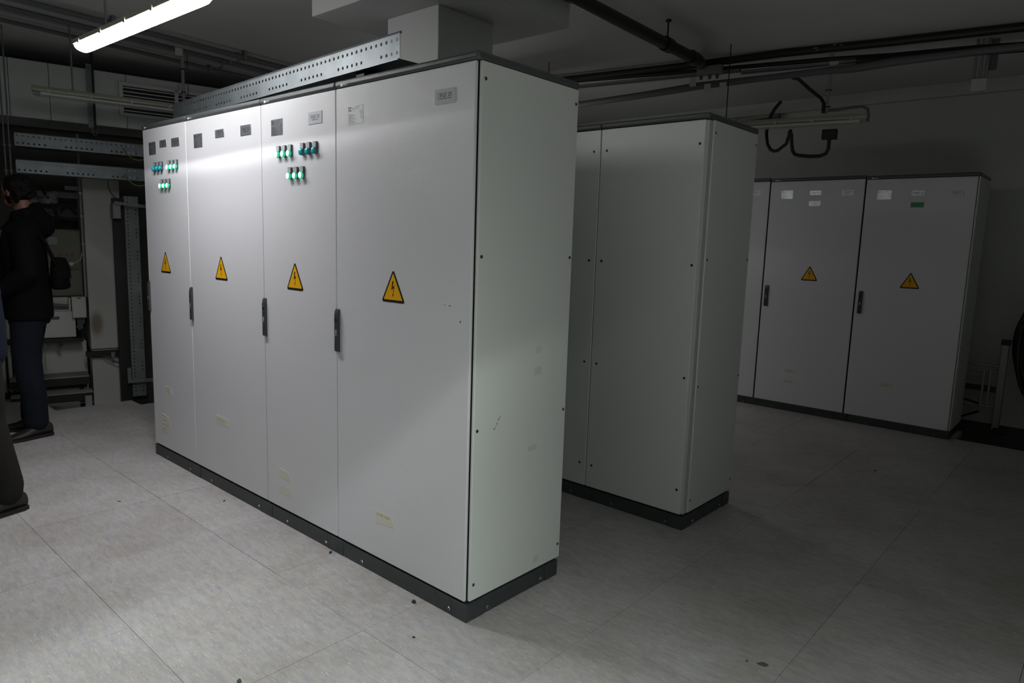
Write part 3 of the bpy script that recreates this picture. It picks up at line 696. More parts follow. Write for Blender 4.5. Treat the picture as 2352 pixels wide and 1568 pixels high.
tag(MB().tube([(-0.32, 3.70, 2.775), (-0.284, 3.73, 2.765), (-0.201, 3.751, 2.685), (-0.12, 3.765, 2.615), (-0.090, 3.752, 2.575), (-0.088, 3.752, 2.50)], 0.013, 8).build('cable', 'cable_black', smooth=True), 'dark cable slanting from the cable bundle to the hanging post', 'cable')
tag(MB().tube([(-0.43, 3.80, 2.63), (-0.472, 3.79, 2.578), (-0.505, 3.80, 2.53), (-0.523, 3.81, 2.483), (-0.528, 3.80, 2.40), (-0.52, 3.79, 2.367), (-0.495, 3.76, 2.30), (-0.463, 3.75, 2.258), (-0.43, 3.735, 2.243), (-0.398, 3.73, 2.246), (-0.338, 3.735, 2.292), (-0.319, 3.74, 2.373), (-0.315, 3.74, 2.40)], 0.013, 8).build('cable', 'cable_black', smooth=True), 'black cable hanging in a round loop behind the right unlit lamp', 'cable')
tag(MB().tube([(-0.322, 3.72, 2.385), (-0.303, 3.734, 2.36), (-0.298, 3.735, 2.30), (-0.287, 3.737, 2.241), (-0.270, 3.742, 2.212), (-0.237, 3.745, 2.200), (-0.159, 3.759, 2.190), (-0.090, 3.77, 2.190), (-0.05, 3.777, 2.205), (-0.036, 3.78, 2.24), (-0.035, 3.78, 2.32)], 0.014, 8).build('cable', 'cable_black', smooth=True), 'black cable hanging in a square loop under the right unlit lamp', 'cable')
root = thing('socket_box', 'small dark socket box under the right end of the unlit lamp', 'box', (-0.033, 3.78, 2.345), math.radians(9.9))
MB().box(-0.055, 0.05, -0.03, 0.03, -0.036, 0.036).build('body', 'cable_black', root, bevel=0.006); MB().box(-0.04, 0.035, -0.034, -0.028, -0.026, 0.026).build('cover', 'cable_black', root, bevel=0.002)
tag(MB().tube([(-0.063, 3.775, 2.520), (0.0, 3.788, 2.520), (0.09, 3.803, 2.530), (0.165, 3.815, 2.533), (0.200, 3.822, 2.515), (0.210, 3.823, 2.47), (0.208, 3.823, 2.425)], 0.010, 8).build('cable', 'cable_grey', smooth=True), 'grey hose bending over the right end of the unlit lamp', 'cable')
tag(MB().cyl((-0.675, 3.365, CEIL), (-0.672, 3.365, 2.30), 0.004, n=6).build('hanger_wire', 'cable_black'), 'thin vertical wire hanging behind the middle row of cabinets', 'wire')
root = thing('cable_duct', 'flat grey cable duct along the top of the back wall', 'duct', (-4.5, 5.54, 0), 0)
MB().box(0, 3.30, -0.02, 0.01, 2.815, 2.855).build('channel', 'conduit_grey', root, bevel=0.003)
for x in (0.9, 1.7, 2.1, 2.5, 2.9): MB().box(x, x+0.03, -0.026, 0.011, 2.81, 2.86).build('clip', 'galvanised_dull', root)
MB().box(3.31, 3.39, -0.05, 0.01, 2.79, 2.87).build('box', 'cable_grey', root, bevel=0.004)
tag(MB().tube([(-1.10, 5.50, 2.83), (-1.20, 5.50, 2.825), (-1.75, 5.50, 2.80)], 0.012, 6).build('cable', 'cable_black'), 'short black cable leaving the wall duct end box', 'cable')
root = thing('conduit_drop', 'vertical conduits with a pale box hanging from the ceiling at far right', 'conduit', (0.83, 4.25, 0), math.radians(9.9))
MB().box(0.0, 0.07, 0.03, 0.10, 2.80, CEIL).build('sleeve', 'cable_grey', root, bevel=0.004)
for k in range(3): MB().cyl((-0.06+k*0.035, 0, 2.70+0.01*k), (-0.06+k*0.035, 0, CEIL), 0.010, n=8).build('conduit', 'conduit_grey', root)
MB().box(-0.075, 0.02, -0.03, 0.03, 2.640, 2.725).build('box', 'box_white', root, bevel=0.004)
# ceiling conduits over the left side
for k, (x, r, lb) in enumerate(((-3.98, 0.017, 'first thin ceiling conduit on the left, nearest the lit lamp'), (-4.10, 0.021, 'second thin ceiling conduit on the left from the lit lamp'), (-4.24, 0.014, 'third thin ceiling conduit on the left from the lit lamp'), (-4.40, 0.024, 'fourth thin ceiling conduit on the left from the lit lamp'), (-4.62, 0.016, 'fifth thin ceiling conduit on the left, nearest the air duct'))):
    root = thing('ceiling_conduit', lb, 'conduit', (x, 0.7, 2.945), math.radians(95), 'ceiling conduits on the left')
    MB().cyl((-4.6, 0, 0), (4.6, 0, 0), r, n=10).build('pipe', 'conduit_grey' if k % 2 else 'cable_grey', root, smooth=True)
    for q in (-1.6, -0.5, 0.55, 1.7): MB().box(q-0.012, q+0.012, -r-0.004, r+0.004, -r-0.004, CEIL-2.945).build('clamp', 'galvanised_dull', root)

# ------------------------------------------------------------------ left wall: duct, grille, trays, niche (local x along the wall, -y out of it)
def wl(name, label, cat, s=0, d=0, z=0, group=None): return thing(name, label, cat, L(s, d, z), WA, group)
root = wl('air_duct', 'pale sheet-metal air duct boxed in along the top of the left wall', 'duct', 0, 0.1)
cuts = [-2.6, -1.9, -1.2, -0.485, -0.207, 0.12, 0.364, 0.80, 1.20, 1.9, 2.6, 3.4]
for a, b in zip(cuts, cuts[1:]): MB().box(a+0.0015, b-0.0015, 0, 0.60, 2.372, 2.835).build('duct_section', 'duct_metal', root, bevel=0.003)
root = wl('strut_channel', 'vertical perforated steel strut on the front of the air duct', 'strut', 0.0875, 0.142)
mb = MB(); perforated(mb, -0.028, 0.012, 2.34, 2.87, 0, [2.40+0.055*k for k in range(9)], 0.04, 0.007); solid(mb.build('web', 'galvanised_dull', root), 0.002)
MB().box(0.013, 0.030, -0.006, 0.03, 2.34, CEIL).build('rod', 'steel_black', root)
MB().tube([(0.0, 0, 2.345), (0.0, 0, 2.30), (0.012, 0, 2.275), (0.03, 0, 2.285), (0.03, 0, 2.31)], 0.005, 6).build('hook', 'galvanised_dull', root)
root = wl('air_grille', 'white louvred air grille on the front of the air duct', 'grille', 0.305, 0.128)
fw = 0.032
mb = MB()
for (a, b) in ((0.0, 0.465), (0.465, 0.93)):
    mb.box(a, a+fw*(1 if a == 0 else 0.5), 0, 0.026, 2.475, 2.765); mb.box(b-fw*(1 if b > 0.9 else 0.5), b, 0, 0.026, 2.475, 2.765)
mb.box(fw, 0.93-fw, 0, 0.026, 2.735, 2.765).box(fw, 0.93-fw, 0, 0.026, 2.475, 2.505).build('frame', 'grille_paint', root, bevel=0.002)
for (a, b) in ((fw, 0.465-fw*0.5), (0.465+fw*0.5, 0.93-fw)):
    for k in range(7):
        z = 2.524+k*0.0328
        MB().prism([(0, 0)]*0 or [(a, z-0.004), (b, z-0.004), (b, z+0.004), (a, z+0.004)], 0.004, 0.020).build('louvre', 'grille_paint', root)
MB().box(0.01, 0.92, 0.021, 0.0265, 2.48, 2.76).build('backing', 'black', root)
def ltray(label, z0, h, group='cable trays on the left wall'):
    root = thing('cable_tray', label, 'cable tray', L(-0.478, 0.45, z0), WA, group)
    mb = MB(); perforated(mb, 0, 2.2, 0, h, 0, (0.022, h-0.022), 0.036, 0.0075, skip=lambda ri, k: ri == 0 and k % 9 in (6, 7, 8))
    mb.add([(0, 0, 0), (2.2, 0, 0), (2.2, 0.2, 0), (0, 0.2, 0)], [(0, 1, 2, 3)]); mb.add([(0, 0.2, 0), (2.2, 0.2, 0), (2.2, 0.2, h), (0, 0.2, h)], [(0, 1, 2, 3)])
    solid(mb.build('web', 'galvanised', root), 0.0016)
    MB().tube([(0, 0.003, h+0.002), (2.2, 0.003, h+0.002)], 0.005, 8).build('rolled_edge', 'galvanised', root, smooth=True)
    for x in (0.81,): MB().box(x-0.035, x+0.035, -0.006, -0.001, 0.004, h-0.004).build('splice_plate', 'galvanised', root, bevel=0.001)
    for x in (0.79, 0.83):
        for z in (0.02, h-0.02): MB().cyl((x, -0.010, z), (x, -0.005, z), 0.006, n=8).build('bolt', 'bolt_zinc', root)
    return root
ltray('upper galvanised perforated cable tray on the left wall', 2.105, 0.098); ltray('lower galvanised perforated cable tray on the left wall', 1.898, 0.098)
for z, lb in ((2.19, 'yellow-green ground wire drooping below the upper left cable tray'), (1.975, 'yellow-green ground wire drooping below the lower left cable tray')):
    root = thing('ground_wire', lb, 'wire', L(0.17, 0.47, z), WA, 'ground wires of the left trays')
    MB().tube([(0.10, -0.005, -0.03), (0.115, -0.03, -0.055), (0.13, -0.04, -0.085), (0.165, -0.045, -0.115), (0.205, -0.045, -0.125), (0.245, -0.04, -0.115), (0.275, -0.03, -0.085), (0.285, -0.005, -0.05)], 0.0038, 6).build('wire', 'wire_green', root, smooth=True)
for s_, lb in ((-0.545, 'left one of the two thin rods hanging beside the left trays'), (-0.512, 'right one of the two thin rods hanging beside the left trays')):
    tag(MB().cyl((0, 0, 1.87), (0, 0, CEIL), 0.006, n=8).cyl((0, 0, 1.90), (0, 0, 1.915), 0.012, n=6).cyl((0, 0, 2.095), (0, 0, 2.11), 0.012, n=6).build('threaded_rod', 'galvanised_dull', loc=L(s_, 0.45), rotz=WA), lb, 'rod', 'rods by the left trays')
# white pier between the niche and the row
pier = MB().box(0.0, 0.285, 0, 0.62, 0.385, 1.95).box(0.002, 0.285, 0.004, 0.62, -0.34, 0.300).box(0.01, 0.28, 0.03, 0.62, 0.300, 0.385).build('wall_left_pier', 'stained_plaster', None, tuple(W0), WA, bevel=0.003)
pier.name = 'wall_left.001'; struct(pier, 'white painted wall pier with a brown stain, right of the niche')
root = wl('steel_rail', 'black steel rail with hanging wires set across the white wall pier', 'rail', 0, 0.06)
MB().box(-0.045, 0.36, 0, 0.07, 0.322, 0.366).build('bar', 'steel_black', root, bevel=0.002)
MB().box(0.150, 0.180, -0.012, 0.0, 0.318, 0.356).box(0.155, 0.175, -0.008, 0.02, 0.285, 0.322).build('bracket', 'galvanised_dull', root)
mb = MB()
for k in range(4): mb.tube([(0.08+0.02*k, -0.005, 0.325), (0.13+0.02*k, -0.02, 0.290-0.012*k), (0.20+0.012*k, -0.03, 0.268-0.008*k), (0.27, -0.01, 0.300-0.015*k)], 0.003, 5)
mb.build('wire', 'cable_grey', root)
# niche items
root = wl('switch_cabinet', 'drab olive wall cabinet with red round labels in the left niche', 'cabinet', 0, -0.2)
MB().box(-0.62, -0.018, 0, 0.30, 0.855, 1.462).build('body', 'olive_paint', root, bevel=0.006)
MB().box(-0.61, -0.028, -0.010, 0.0, 0.865, 1.10).box(-0.61, -0.028, -0.010, 0.0, 1.104, 1.452).build('door', 'olive_paint', root, bevel=0.003)
for s_, z in ((-0.233, 1.236), (-0.181, 1.236), (-0.134, 1.237), (-0.088, 1.238), (-0.181, 1.172)):
    e = MB().cyl((s_, -0.016, z), (s_, -0.010, z), 0.017, n=16).build('round_label', 'white_print' if False else 'olive_paint', root)
    MB().prism([(s_-0.011, z-0.008), (s_+0.011, z-0.008), (s_, z+0.010)], -0.0175, -0.0155).build('red_symbol', 'red_label', e)
mb = MB().box(-0.268, -0.200, -0.013, -0.010, 1.325, 1.39).build('label_plate', 'conduit_grey', root)
tag(MB().tube([(-0.01, 0, 1.30), (-0.04, -0.02, 1.19), (-0.08, -0.05, 1.17), (-0.105, -0.06, 1.16)], 0.004, 6).box(-0.128, -0.098, -0.066, -0.062, 1.145, 1.172, 0).build('tagged_cable', 'paper_tag', loc=L(0, -0.10), rotz=WA), 'thin white cable end with a square tag before the olive cabinet', 'cable')
root = wl('conduit_pipe', 'vertical grey conduit between the olive cabinet and the white pier', 'conduit', -0.012, -0.08)
MB().cyl((0, 0, 0.86), (0, 0, 2.3), 0.011, n=10).build('pipe', 'conduit_grey', root, smooth=True)
for z in (1.78, 1.58, 1.33): MB().box(-0.012, 0.022, -0.014, 0.010, z, z+0.012).build('clamp', 'galvanised', root)
root = wl('cable_rack', 'dark rack of perforated bars and cables above the olive cabinet', 'rack', 0, -0.2)
mb = MB(); perforated(mb, -0.50, -0.02, 1.745, 1.790, 0, (1.767,), 0.060, 0.006); solid(mb.build('bar', 'cable_grey', root), 0.003)
mb = MB(); perforated(mb, -0.50, -0.02, 1.575, 1.640, 0, (1.607,), 0.040, 0.008); solid(mb.build('bar', 'cable_black', root), 0.003)
MB().tube([(-0.30, 0.02, 1.83), (-0.245, -0.03, 1.72), (-0.20, -0.04, 1.62), (-0.185, -0.02, 1.54), (-0.19, 0.03, 1.46)], 0.012, 8).build('cable', 'cable_black', root, smooth=True)
MB().tube([(-0.16, -0.01, 1.62), (-0.12, -0.03, 1.66), (-0.08, -0.03, 1.65), (-0.04, -0.01, 1.60)], 0.012, 8).build('cable', 'cable_black', root, smooth=True)
MB().box(-0.12, -0.01, -0.01, 0.05, 1.815, 1.850).build('box', 'conduit_grey', root, bevel=0.003)
# crumpled film
mb = MB(); rr = random.Random(5); nx, nz = 12, 7; vs = []
for i in range(nx):
    for j in range(nz): vs.append((-0.46+0.26*i/(nx-1), -0.02-rr.random()*0.05, 1.69+0.11*j/(nz-1)*(0.6+0.4*math.sin(i*0.7+1))+rr.uniform(-.012, .012)))
mb.add(vs, [(i*nz+j, (i+1)*nz+j, (i+1)*nz+j+1, i*nz+j+1) for i in range(nx-1) for j in range(nz-1)])
tag(solid(mb.build('plastic_film', 'plastic_film', loc=L(0.02, -0.2), rotz=WA), 0.001), 'crumpled clear plastic film behind the head of the man in black', 'film')
root = wl('cable_trough', 'open pale box with a thick cable inside, below the olive cabinet', 'box', 0, -0.05)
MB().box(-0.62, -0.135, 0.10, 0.14, 0.735, 0.852).box(-0.62, -0.135, 0, 0.14, 0.735, 0.745).box(-0.150, -0.135, 0, 0.14, 0.735, 0.852).build('body', 'box_white', root, bevel=0.002)
MB().tube([(-0.60, 0.05, 0.82), (-0.35, 0.05, 0.80), (-0.25, 0.05, 0.785), (-0.155, 0.05, 0.775)], 0.016, 8).build('cable', 'cable_grey', root, smooth=True)
root = wl('wall_box', 'small pale box fixed beside the white pier', 'box', 0, 0.0)
MB().box(-0.130, -0.020, 0.0, 0.13, 0.674, 0.862).build('body', 'box_white', root, bevel=0.004); MB().box(-0.126, -0.024, -0.008, 0.0, 0.680, 0.842).build('cover', 'box_white', root, bevel=0.002)
MB().box(-0.085, -0.060, -0.004, 0.02, 0.850, 0.857).build('slot', 'black', root)
MB().tube([(-0.085, 0.05, 0.68), (-0.08, 0.05, 0.62), (-0.09, 0.06, 0.58)], 0.011, 8).tube([(-0.04, 0.05, 0.68), (-0.045, 0.05, 0.63), (-0.07, 0.06, 0.59), (-0.08, 0.07, 0.56)], 0.011, 8).tube([(-0.065, 0.06, 0.68), (-0.06, 0.06, 0.57)], 0.011, 8).build('cable', 'cable_grey', root, smooth=True)
root = wl('wall_box', 'large white wall box with a dark name strip, behind the man in black', 'box', 0, -0.05)
MB().box(-0.62, -0.105, 0, 0.12, 0.497, 0.733).build('body', 'box_white', root, bevel=0.006)
MB().box(-0.356, -0.226, -0.003, 0, 0.662, 0.690).build('name_strip', 'cable_grey', root)
mb = MB()
for k in range(3): mb.prism([(-0.347+0.026*k, 0.670), (-0.330+0.026*k, 0.670), (-0.338+0.026*k, 0.684)], -0.0042, -0.003)
text(mb, 'ЩАО-01', 0.016, -0.272, 0.670, -0.0042, fit=0.042); mb.build('lettering', 'print_black', root)
root = wl('steel_rail', 'black steel rail under the large white wall box', 'rail', 0, 0.0)
MB().box(-0.62, -0.055, 0, 0.10, 0.458, 0.492).build('bar', 'steel_black', root, bevel=0.002); MB().box(-0.245, -0.215, -0.01, 0.02, 0.430, 0.462).build('bracket', 'steel_black', root)
mb = MB().tube([(-0.385, 0.0, 0.46), (-0.387, 0.01, 0.33), (-0.38, 0.02, 0.21)], 0.004, 6).tube([(-0.345, 0.0, 0.46), (-0.350, 0.01, 0.33), (-0.352, 0.02, 0.21)], 0.003, 6); mb.build('wire', 'wire_green', root)
struct(MB().box(-2.4, -0.02, 0, 0.30, -0.34, 0.44).build('wall_left.002', 'wall_plaster', loc=L(0, -0.20), rotz=WA), 'white low wall at the back of the niche')
root = wl('step', 'upper grey board step on black frame at the foot of the niche', 'step', 0, -0.02)
MB().box(-0.62, -0.03, -0.08, 0.15, 0.140, 0.156).build('board', 'step_board', root, bevel=0.003); MB().box(-0.62, -0.028, -0.084, 0.15, 0.078, 0.138).build('frame', 'steel_black', root)
MB().box(-0.10, -0.07, 0.0, 0.04, -0.34, 0.08).build('leg', 'steel_black', root)
root = wl('step', 'lower grey board step on black frame at the foot of the niche', 'step', 0, 0.08)
MB().box(-0.62, -0.022, -0.13, 0.0, 0.022, 0.036).build('board', 'step_board', root, bevel=0.003); MB().box(-0.62, -0.020, -0.134, 0.0, -0.045, 0.020).build('frame', 'steel_black', root)
MB().box(-0.62, -0.02, -0.138, -0.130, -0.062, -0.055).build('edge_strip', 'galvanised', root)
MB().box(-0.085, -0.035, -0.15, -0.06, -0.34, 0.0).build('leg', 'conduit_grey', root)
root = wl('cable_tray', 'upright grey perforated cable tray standing right of the white pier', 'cable tray', 0, 0.25)
mb = MB(); perforated(mb, -0.05, 0.05, -0.04, 1.770, 0, [], 0.03, 0.006)
mb = MB()
n = 54; dz = 1.81/n
for k in range(n):
    z0 = -0.04+k*dz
    for (a, b, hole) in ((-0.05, -0.045, 0), (-0.045, -0.015, 1), (-0.015, 0.020, 0), (0.020, 0.048, k % 6 not in (0, 4, 5)), (0.048, 0.053, 0)):
        if not hole: mb.add([(a, 0, z0), (b, 0, z0), (b, 0, z0+dz), (a, 0, z0+dz)], [(0, 1, 2, 3)]); continue
        cx, cz = (a+b)/2, z0+dz/2; r = 0.0065
        c = [(a, 0, z0), (b, 0, z0), (b, 0, z0+dz), (a, 0, z0+dz)]
        h8 = [(cx+r*math.cos(PI*(0.25*j-0.75)), 0, cz+r*math.sin(PI*(0.25*j-0.75))) for j in range(8)]
        mb.add(c+h8, [(0, 1, 6, 5, 4), (1, 2, 8, 7, 6), (2, 3, 10, 9, 8), (3, 0, 4, 11, 10)])
web = solid(mb.build('web', 'galvanised_dull', root, (0.342, 0, 0)), 0.0016)
MB().box(0.288, 0.294, -0.004, 0.10, -0.04, 1.77).box(0.392, 0.398, -0.002, 0.10, -0.04, 1.77).build('flange', 'galvanised_dull', root)
MB().box(0.20, 0.288, 0.02, 0.10, -0.34, 1.75).build('backing_post', 'steel_black', root)
MB().box(0.27, 0.42, 0.05, 0.10, -0.34, -0.04).build('foot', 'steel_black', root)
root = wl('perforated_bar', 'short perforated steel bar crossing the top of the upright tray', 'bar', 0.20, 0.35)
mb = MB(); perforated(mb, 0, 0.42, -0.013, 0.013, 0, (0.0,), 0.024, 0.005); o_ = solid(mb.build('web', 'galvanised', root, (0, 0, 1.705)), 0.002); o_.rotation_euler = (0, math.radians(5), 0)
MB().box(0, 0.42, 0.0, 0.03, 1.688, 1.692).build('flange', 'galvanised', root).rotation_euler = (0, math.radians(0), 0)
MB().box(-0.01, 0.05, 0.02, 0.20, 1.57, 1.70).build('bracket', 'conduit_grey', root, bevel=0.004)
root = wl('angle_bracket', 'galvanised bracket crossing the foot of the upright tray', 'bracket', 0.25, 0.27)
MB().box(0, 0.22, -0.02, 0.0, 0.095, 0.125).build('bar', 'galvanised_dull', root); MB().box(0.0, 0.03, 0.0, 0.14, 0.095, 0.23).build('leg', 'galvanised_dull', root); MB().cyl((0.06, -0.026, 0.115), (0.06, -0.02, 0.115), 0.007, n=8).build('bolt', 'bolt_zinc', root)
tag(MB().tube([(0.195, 0, 1.93), (0.195, -0.01, 1.86), (0.21, -0.02, 1.81), (0.24, -0.03, 1.765), (0.27, -0.10, 1.735)], 0.003, 6).build('wire', 'cable_black', loc=L(0, 0.02), rotz=WA), 'thin black wire hanging down the top of the white pier', 'wire')
root = wl('slat_rack', 'pale upright slatted rack behind the legs of the man in black', 'rack', 0, -0.1)
for s_ in (-0.655, -0.607, -0.570): MB().box(s_-0.012, s_+0.012, 0, 0.03, 0.02, 0.46).build('slat', 'box_white', root, bevel=0.002)
MB().box(-0.70, -0.54, 0.0, 0.03, -0.03, 0.03).build('rail', 'steel_black', root)
for s_ in (-0.631, -0.588): MB().box(s_-0.008, s_+0.008, 0.032, 0.045, 0.05, 0.45).build('panel', 'black', root)

# ------------------------------------------------------------------ things by the back wall on the right
root = thing('hand_cart', 'grey tubular hand cart folded against the wall right of the far row', 'cart', (0, 5.2, 0))
MB().box(1.042, 1.095, -0.02, 0.03, 0.03, 0.76).build('post', 'alu_rack', root, bevel=0.005)
MB().box(1.036, 1.100, -0.025, 0.035, 0.755, 0.800).build('post_cap', 'cable_black', root, bevel=0.004)
MB().box(1.055, 1.150, -0.03, 0.10, -0.001, 0.055).build('foot', 'cable_black', root, bevel=0.006)
for x in (0.945, 0.990): MB().box(x-0.009, x+0.009, -0.01, 0.01, 0.21, 0.53).build('upright', 'alu_rack', root, bevel=0.003)
for z, r in ((0.572, 0.011), (0.520, 0.009), (0.225, 0.010)): MB().cyl((0.72, 0, z), (1.06, 0, z-0.002), r, n=10).build('rail', 'alu_rack', root, smooth=True)
MB().box(0.74, 1.04, 0.012, 0.03, 0.345, 0.395).build('strap', 'cable_black', root, bevel=0.003)
MB().cyl((0.80, 0.03, 0.09), (0.94, 0.0, 0.17), 0.010, n=8).build('brace', 'cable_black', root)
MB().cyl((0.72, 0.03, 0.28), (0.94, 0.0, 0.235), 0.010, n=8).build('brace', 'cable_black', root)
MB().box(0.735, 0.765, -0.01, 0.01, 0.0, 0.58).build('upright', 'alu_rack', root, bevel=0.003)
mb = MB(); rr = random.Random(9)
for k in range(7):
    c = Vector((1.32+rr.uniform(-.02, .02), 5.15+rr.uniform(-.03, .03), 0.80)); a, b = 0.15+rr.uniform(-.03, .03), 0.37+rr.uniform(-.07, .05)
    mb.tube([c+Vector((a*math.cos(2*PI*t/24), 0.03*math.sin(4*PI*t/24+k), b*math.sin(2*PI*t/24)*(1.0 if t < 12 else 1.15))) for t in range(25)], 0.016, 7)
tag(mb.build('cable_coil', 'cable_black', smooth=True), 'coil of thick black cable hanging at the right edge by the back wall', 'cable')
tag(MB().box(1.312, 1.338, 5.05, 5.6, 1.165, 1.19).cyl((1.325, 5.06, 1.18), (1.325, 5.06, 1.25), 0.012, n=8).build('wall_hook', 'steel_black'), 'steel wall hook carrying the black cable coil', 'hook')

# ------------------------------------------------------------------ people
def fuse(name, mb, voxel, m, parent, smooth=4, loc=(0, 0, 0)):
    """overlapping shapes fused into one continuous surface"""
    o = mb.build('tmp', m); r = o.modifiers.new('r', 'REMESH'); r.mode = 'VOXEL'; r.voxel_size = voxel
    if smooth: s_ = o.modifiers.new('s', 'SMOOTH'); s_.iterations = smooth; s_.factor = 0.5
    dg = bpy.context.evaluated_depsgraph_get(); dg.update()
    me = bpy.data.meshes.new_from_object(o.evaluated_get(dg)); bpy.data.objects.remove(o)
    me.name = name; me.polygons.foreach_set('use_smooth', [True]*len(me.polygons))
    if not me.materials: me.materials.append(M[m])
    q = bpy.data.objects.new(name, me); C.objects.link(q); q.parent = parent; q.location = loc; return q
def hand(mb, wrist, d, side, palm_n, curl=0.5):
    """palm, four unequal bent fingers and a thumb leaving the side of the palm"""
    w_ = Vector(wrist); d = Vector(d).normalized(); n = Vector(palm_n).normalized(); s = d.cross(n).normalized()*side
    for t in (-0.028, -0.010, 0.010, 0.028): mb.cyl(w_+s*t*0.6, w_+d*0.085+s*t, 0.014, 0.012, n=8)
    for i, (t, ln) in enumerate(((-0.030, 0.062), (-0.010, 0.078), (0.011, 0.082), (0.030, 0.074))):
        p = w_+d*0.085+s*t; a = 0.0
        for seg, r in ((0.45, 0.0095), (0.32, 0.0088), (0.25, 0.0078)):
            a += curl; q = p+(d*math.cos(a)+n*math.sin(a))*ln*seg; mb.cyl(p, q, r, r*0.93, n=8); mb.sphere(q, r*0.93, nu=8, nv=6); p = q
    p = w_+d*0.03+s*0.032; q = p+(d*0.6+s*0.7+n*0.35).normalized()*0.040; r_ = q+(d*0.9+s*0.15+n*0.45).normalized()*0.032
    mb.cyl(p, q, 0.0125, 0.011, n=8); mb.sphere(q, 0.011, nu=8, nv=6); mb.cyl(q, r_, 0.011, 0.009, n=8); mb.sphere(r_, 0.009, nu=8, nv=6)
def limb(mb, pts):
    for (p, r), (q, r2) in zip(pts, pts[1:]): mb.cyl(p, q, r, r2, n=14); mb.sphere(q, r2, nu=14, nv=8)
def rotz_(p, c, a): v = Vector(p)-Vector(c); v.rotate(Matrix.Rotation(a, 3, 'Z')); return v+Vector(c)
def shoe(parent, heel, ang, m='shoe_leather'):
    root = MB(); e = []
    for (y, hw, z0, z1) in ((0.075, 0.030, 0.012, 0.085), (0.05, 0.040, 0.012, 0.110), (0.0, 0.041, 0.012, 0.112), (-0.05, 0.043, 0.012, 0.090), (-0.11, 0.049, 0.012, 0.062), (-0.16, 0.047, 0.012, 0.050), (-0.195, 0.034, 0.012, 0.040), (-0.212, 0.016, 0.014, 0.030)):
        e.append([(hw*math.cos(t), y, z0+(z1-z0)*0.5+(z1-z0)*0.5*math.sin(t)) for t in [2*PI*k/14 for k in range(14)]])
    n = 14; vs = [p for r in e for p in r]
    fs = [(i*n+k, i*n+(k+1) % n, (i+1)*n+(k+1) % n, (i+1)*n+k) for i in range(len(e)-1) for k in range(n)]+[tuple(range(n)), tuple(range((len(e)-1)*n, len(e)*n))]
    root.add(vs, fs); o = root.build('shoe', m, parent, heel, ang, smooth=True, angle=60)
    out = [(0.030, 0.078), (0.045, 0.05), (0.044, 0.0), (0.047, -0.06), (0.053, -0.12), (0.050, -0.17), (0.034, -0.207), (0.0, -0.220)]
    pts = out+[(-x, y) for x, y in reversed(out[:-1])]
    sm = MB(); k = len(pts); sm.add([(x, y, 0) for x, y in pts]+[(x, y, 0.020) for x, y in pts], [tuple(range(k)), tuple(range(2*k-1, k-1, -1))]+[(i, (i+1) % k, (i+1) % k+k, i+k) for i in range(k)])
    sm.build('sole', 'shoe_sole', o)
    lc = MB()
    for j in range(4): lc.tube([(-0.018, -0.035-0.018*j, 0.098-0.010*j), (0, -0.037-0.018*j, 0.105-0.010*j), (0.018, -0.035-0.018*j, 0.098-0.010*j)], 0.0025, 5)
    lc.build('laces', 'cable_black', o)
def head(mb, c, turn):
    """skull, jaw, nose, brow, lips, ears, neck; face towards local -y before the turn"""
    c = Vector(c)
    def P(x, y, z): return rotz_(c+Vector((x, y, z)), c, turn)
    def ball(x, y, z, r, rx=None):
        q = P(x, y, z); mb.sphere(q, r, nu=12, nv=8)
    mb.sphere(c+Vector((0, 0.0, 0.025)), 0.078, 0.092, 0.095, nu=20, nv=14)
    for (x, y, z, r) in ((0, -0.050, -0.045, 0.050), (0.025, -0.045, -0.05, 0.038), (-0.025, -0.045, -0.05, 0.038), (0, -0.070, -0.085, 0.022), (0.03, -0.070, -0.015, 0.026), (-0.03, -0.070, -0.015, 0.026), (0, -0.084, 0.022, 0.018), (0.03, -0.078, 0.022, 0.017), (-0.03, -0.078, 0.022, 0.017),
                         (0, -0.095, 0.0, 0.010), (0, -0.103, -0.015, 0.011), (0, -0.108, -0.026, 0.012), (0.010, -0.098, -0.028, 0.008), (-0.010, -0.098, -0.028, 0.008), (0.010, -0.090, -0.052, 0.010), (-0.010, -0.090, -0.052, 0.010), (0, -0.091, -0.064, 0.011)): ball(x, y, z, r)
    for sx in (-1, 1):
        for (y, z, r) in ((0.012, 0.015, 0.013), (0.018, 0.0, 0.013), (0.012, -0.018, 0.010)): ball(sx*0.080, y, z, r)
    mb.cyl(c+Vector((0, 0.02, -0.05)), c+Vector((0, 0.03, -0.16)), 0.056, 0.062, n=16)
def eyes(parent, c, turn):
    c = Vector(c)
    for sx in (-1, 1):
        q = rotz_(c+Vector((sx*0.031, -0.078, 0.004)), c, turn); d = rotz_(c+Vector((sx*0.031, -0.0905, 0.004)), c, turn)
        MB().sphere(q, 0.0125, nu=10, nv=8).sphere(d, 0.0045, nu=8, nv=6, mi=1).build('eye', ['white_print', 'black'], parent, smooth=True)
def hair(parent, c, turn, m='hair'):
    c = Vector(c); mb = MB(); rr = random.Random(2)
    mb.sphere(c+rotz_((0, 0.020, 0.040), (0, 0, 0), turn), 0.090, 0.096, 0.094, nu=18, nv=12)
    for k in range(40):
        a = rr.uniform(-2.5, 2.5); z = rr.uniform(-0.060, 0.100); rad = 0.088*math.sqrt(max(0.05, 1-((z-0.03)/0.125)**2))
        y = 0.022+math.cos(a)*rad; x = math.sin(a)*rad*0.93
        if y < -0.03 and z < 0.06: continue
        q = rotz_(c+Vector((x, y, z)), c, turn); mb.sphere(q, rr.uniform(0.015, 0.019), nu=8, nv=6)
    fuse('hair', mb, 0.007, m, parent, 5)

